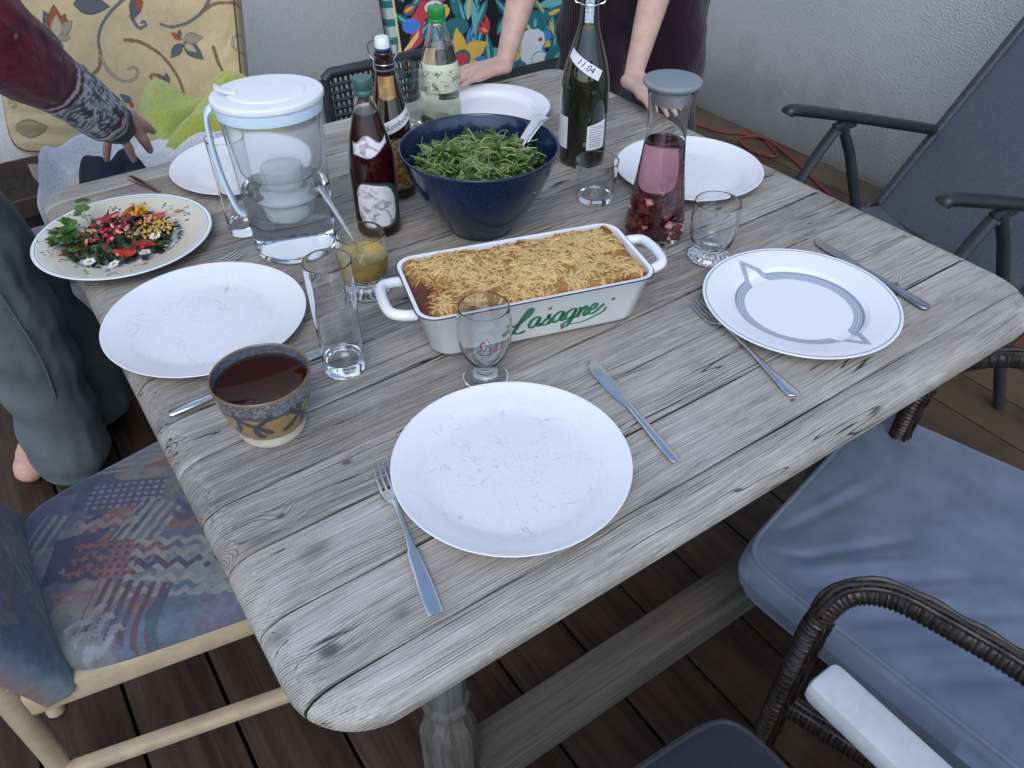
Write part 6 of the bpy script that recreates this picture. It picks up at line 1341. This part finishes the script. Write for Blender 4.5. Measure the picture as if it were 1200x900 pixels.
# ---- person leaning on the far corner
p2 = thing('person', 'person in dark plum trousers leaning both bare hands on the far corner of the table', 'person', (1.44, 1.27, 0))
hr_w, hl_w = V3(.968, 1.158, .782), V3(1.142, .930, .782)
er, el_ = V3(1.115, 1.245, 1.005), V3(1.330, 1.055, 1.010); shr, shl = V3(1.205, 1.325, 1.275), V3(1.485, 1.115, 1.275)
look = V3(-.62, -.78, -.35); neck = V3(1.335, 1.205, 1.34); hc = V3(1.285, 1.145, 1.50)
ch = hand(hr_w, V3(-1, .06, -.05), V3(0, 0, 1), 1, (.10, .12, .10), .10) + hand(hl_w, V3(-.16, -1, -.05), V3(0, 0, 1), -1, (.10, .12, .10), .10)
for w, e_, s_ in ((hr_w, er, shr), (hl_w, el_, shl)):
    ch.append([(tuple(w), .0195), (tuple(w.lerp(e_, .16)), .0235), (tuple(w.lerp(e_, .55)), .0335), (tuple(w.lerp(e_, .88)), .0375), (tuple(e_), .036), (tuple(e_.lerp(s_, .5)), .042), (tuple(s_), .052)])
ch += [[((1.44, 1.27, .93), .14), ((1.40, 1.24, 1.12), .125), ((1.35, 1.215, 1.25), .12)], [(tuple(shr), .058), (tuple(neck), .065), (tuple(shl), .058)], [(tuple(neck), .052), (tuple(hc - V3(0, 0, .06)), .05)]]
ch += [[((1.37, 1.32, .90), .085), ((1.365, 1.34, .48), .058), ((1.36, 1.37, .09), .036), ((1.35, 1.36, .06), .036)], [((1.51, 1.21, .90), .085), ((1.545, 1.21, .48), .058), ((1.56, 1.23, .09), .036), ((1.55, 1.22, .06), .036)]]
ch += [[((1.37, 1.385, .034), .032), ((1.32, 1.32, .032), .034), ((1.27, 1.26, .022), .022)], [((1.57, 1.245, .034), .032), ((1.52, 1.18, .032), .034), ((1.47, 1.12, .022), .022)]]
ch += head_chain(hc, look); person_body(p2, ch, MAT['skin'])
g = G('plum_ribbed_fabric'); P_ = g.pos(); s3 = g.sep(P_); st = g.math('SINE', g.math('MULTIPLY', g.math('ADD', g.math('MULTIPLY', s3[0], .77), g.math('MULTIPLY', s3[1], -.64)), 1150.)); nn = g.noise(P_, 60, 3)
g.set(col=g.mix(g.sm(g.math('ADD', st, nn), -.6, 1.4), (.007, .0025, .006), (.030, .010, .021)), rough=.85, spec=.15, sheen=.2); g.bump(st, .5, .0015); MAT['plum'] = g.m
folds2 = lambda W: .006 * np.sin(W[:, 2] * 34 + W[:, 0] * 30 + 2 * snoise(W[:, 0], W[:, 2], 6, 3)) + .008 * snoise(W[:, 0] + W[:, 1], W[:, 2], 9, 5)
garment(p2, 'trousers', [[((1.44, 1.27, 1.00), .145), ((1.44, 1.27, .90), .15)], [((1.372, 1.318, .90), .108), ((1.362, 1.335, .60), .094), ((1.357, 1.345, .40), .088), ((1.355, 1.36, .08), .10)], [((1.506, 1.215, .90), .108), ((1.528, 1.212, .60), .094), ((1.535, 1.215, .40), .088), ((1.55, 1.225, .08), .10)]], MAT['plum'], .009, 8, folds2)
garment(p2, 'top', [[((1.43, 1.262, 1.02), .152), ((1.40, 1.24, 1.14), .137), ((1.35, 1.215, 1.255), .132)], [(tuple(shr), .066), (tuple(neck - V3(0, 0, .03)), .074), (tuple(shl), .066)]], simple('dark_plum_jersey', (.03, .012, .022), .9), .009, 8)
head_parts(hc, look, p2, simple('brown_hair', (.06, .035, .02), .6, 0, .4, 300), .08)
# ---- person reaching over the far left corner
p1 = thing('person', 'person in a burgundy patterned knit sweater and blue-grey jeans reaching over the far left corner', 'person', (-.18, 1.33, 0))
w1 = V3(.168, 1.228, .808); e1 = V3(.018, 1.085, 1.025); s1 = V3(-.045, 1.255, 1.275)
ch = []
dh = V3(.22, .55, -.60).normalized()
for kn, mid, tp, r_, bo in ((V3(.198, 1.253, .818), V3(.219, 1.268, .788), V3(.237, 1.291, .758), .0090, (.018, .0, .004)), (V3(.198, 1.262, .790), V3(.210, 1.271, .758), V3(.221, 1.292, .722), .0092, (.008, -.002, -.004)),
                            (V3(.173, 1.240, .788), V3(.180, 1.256, .752), V3(.185, 1.276, .718), .0088, (-.008, -.002, -.008)), (V3(.151, 1.240, .786), V3(.144, 1.268, .754), V3(.140, 1.292, .724), .0080, (-.022, .0, -.006)), (V3(.203, 1.272, .780), V3(.216, 1.288, .748), V3(.226, 1.312, .716), .0088, (.012, .004, -.008))):
    b_ = w1 + V3(*bo); ch.append([(tuple(b_), .0150), (tuple(b_.lerp(kn, .65)), .0125), (tuple(kn), r_ * 1.12), (tuple(kn.lerp(mid, .55)), r_ * .95), (tuple(mid), r_ * 1.03), (tuple(mid.lerp(tp, .6)), r_ * .88), (tuple(tp), r_ * .74)])
ch.append([(tuple(w1 - dh * .02), .026), (tuple(w1.lerp(e1, .5)), .036), (tuple(e1), .040), (tuple(e1.lerp(s1, .5)), .045), (tuple(s1), .055)])
sl = V3(-.33, 1.40, 1.30); ch.append([(tuple(sl), .055), (-.40, 1.38, 1.05) and ((-.42, 1.36, 1.03), .042), ((-.40, 1.45, .80), .026)]); ch += hand(V3(-.40, 1.45, .80), V3(.05, .25, -1), V3(-1, 0, 0), -1, (.3, .3, .2))
nk = V3(-.15, 1.37, 1.40); hc1 = V3(-.12, 1.42, 1.57); lk1 = V3(.35, .85, -.45)
ch += [[((-.19, 1.33, .92), .135), ((-.18, 1.33, 1.12), .125), ((-.17, 1.34, 1.27), .13)], [(tuple(s1), .06), (tuple(nk - V3(0, 0, .05)), .07), (tuple(sl), .06)], [(tuple(nk), .055), (tuple(hc1 - V3(0, 0, .05)), .05)]]
ch += [[((-.17, 1.28, .90), .085), ((-.115, 1.28, .46), .055), ((-.180, 1.360, .12), .036), ((-.215, 1.37, .06), .036)], [((-.22, 1.41, .90), .085), ((-.08, 1.45, .46), .055), ((-.04, 1.49, .09), .036), ((-.04, 1.49, .06), .036)]]
ch += [[((-.232, 1.362, .036), .034), ((-.205, 1.43, .042), .033), ((-.16, 1.54, .022), .024)], [((-.06, 1.46, .034), .032), ((-.02, 1.54, .032), .034), ((.01, 1.61, .022), .022)]]
ch += head_chain(hc1, lk1); person_body(p1, ch, MAT['skin_pink'], .0038)
def sweater_col(W):
    a, b = np.array(w1), np.array(e1); d = b - a; L_ = np.linalg.norm(d); d = d / L_; rel = W - a; t = rel @ d; rad = np.linalg.norm(rel - t[:, None] * d, axis=1)
    ref = np.cross(d, (0, 0, 1)); ref /= np.linalg.norm(ref); rf2 = np.cross(d, ref); ang = np.arctan2(rel @ rf2, rel @ ref)
    n = len(W); C = np.tile(lin('541424'), (n, 1)); nz = snoise(W[:, 0] + W[:, 1], W[:, 2] + W[:, 1], 30, 6, 3)
    C = C * (1 + .5 * nz[:, None]); nz2 = snoise(W[:, 0] * 1.0 + W[:, 1], W[:, 2] - W[:, 1], 120, 16, 2); C = C * (1 + .55 * nz2[:, None]); C[(nz > .42) & (nz2 > .1)] = lin('7a3a26'); C[nz2 > .72] = lin('a08088')
    arm = (rad < .085) & (W[:, 0] > -.03)
    wh, bk_, gr, mr = lin('a9a9aa'), lin('30333c'), lin('777a80'), lin('4a1226')
    def band(t0, t1, c): C[arm & (t >= t0) & (t < t1)] = c
    zig = ((t * 330 + 1.2 * np.abs(((ang * 2.2) % 2) - 1) * 3) % 1.0)
    base = np.where(zig[:, None] > .45, wh, bk_ * 1.4); dm = np.abs(((ang * 1.6 + t * 16) % 2) - 1) + np.abs(((ang * 1.6 - t * 16) % 2) - 1)
    base = np.where((dm < .35)[:, None], bk_ * 1.2, base); base = np.where((dm > 1.62)[:, None], bk_ * 1.2, base); sel = arm & (t > .030) & (t < .150); C[sel] = base[sel]
    pt = np.where((np.sin(ang * 40) * np.sin(t * 1500) > 0)[:, None], wh, gr)
    for a0, a1, c in ((.022, .030, 'p'), (.030, .036, mr), (.036, .046, 'p'), (.046, .052, mr), (.150, .156, 'p'), (.156, .164, mr), (.164, .170, wh), (.170, .178, mr)):
        s2 = arm & (t >= a0) & (t < a1); C[s2] = pt[s2] if isinstance(c, str) else c
    C[arm & (t < .022)] = (.012, .012, .014)
    low = (~arm) & (W[:, 2] < 1.02); tw = np.where((np.sin(W[:, 0] * 900) * np.sin(W[:, 2] * 900 + W[:, 1] * 700) > 0)[:, None], lin('3a3a40'), lin('15161c')); C[low] = tw[low]
    return C
kn_m = vc_mat('chunky_knit', .95, .35, 2400, .1, .2, .2)
wr1 = lambda W: .005 * snoise(W[:, 0] * 2 + W[:, 1], W[:, 2] * 1.5, 14, 8) + .0022 * np.sin((W[:, 0] + W[:, 2]) * 160) * snoise(W[:, 0], W[:, 2], 8, 2)
cf = w1 + (w1 - e1).normalized() * .0
garment(p1, 'sweater', [[(tuple(cf), .0360), (tuple(w1.lerp(e1, .07)), .0385), (tuple(w1.lerp(e1, .10)), .0450), (tuple(w1.lerp(e1, .42)), .0510), (tuple(w1.lerp(e1, .60)), .0530), (tuple(w1.lerp(e1, .8)), .064), (tuple(e1), .070), (tuple(e1.lerp(s1, .5)), .072), (tuple(s1), .08)], [((-.19, 1.33, .80), .150), ((-.185, 1.33, .95), .153), ((-.18, 1.33, 1.12), .147), ((-.17, 1.34, 1.27), .147)], [(tuple(s1), .075), (tuple(nk - V3(0, 0, .06)), .082), (tuple(sl), .075)], [(tuple(sl), .075), ((-.42, 1.36, 1.03), .062), ((-.405, 1.44, .83), .046)]], kn_m, .005, 5, wr1, sweater_col)
g = G('blue_grey_denim'); P_ = g.oc(); n_ = g.noise(P_, 700, 2, .6); n2_ = g.noise(P_, 7, 4, .6); g.set(col=g.mix(g.sm(n_, .3, .7), g.mix(g.sm(n2_, .3, .7), (.075, .092, .100), (.125, .146, .155)), (.150, .172, .180)), rough=.9, spec=.15); g.bump(n_, .4, .0007); MAT['denim'] = g.m
fold1 = lambda W: .007 * snoise(W[:, 0] * 2 + W[:, 1], W[:, 2], 10, 15) + .004 * np.sin(W[:, 2] * 45 + W[:, 0] * 25)
garment(p1, 'jeans', [[((-.19, 1.33, .97), .14), ((-.19, 1.33, .88), .145)], [((-.165, 1.275, .88), .105), ((-.115, 1.272, .46), .084), ((-.125, 1.305, .25), .082), ((-.138, 1.325, .082), .090)], [((-.215, 1.40, .88), .105), ((-.085, 1.44, .46), .082), ((-.05, 1.475, .25), .078), ((-.045, 1.49, .075), .082)]], MAT['denim'], .008, 6, fold1)
seam = [V3(-.165, 1.275, .88), V3(-.115, 1.272, .46), V3(-.125, 1.310, .25), V3(-.135, 1.335, .075)]; rr_ = (.108, .087, .083, .088); vd = V3(.10, -.99, 0)
obj('seam', M_(tube(spline([q + vd * r_ * .985 - V3(-.18, 1.33, 0) for q, r_ in zip(seam, rr_)], 8), .0020, 6)), MAT['denim'], p1)
head_parts(hc1, lk1, p1, simple('dark_hair', (.03, .02, .014), .6, 0, .4, 300), .05)
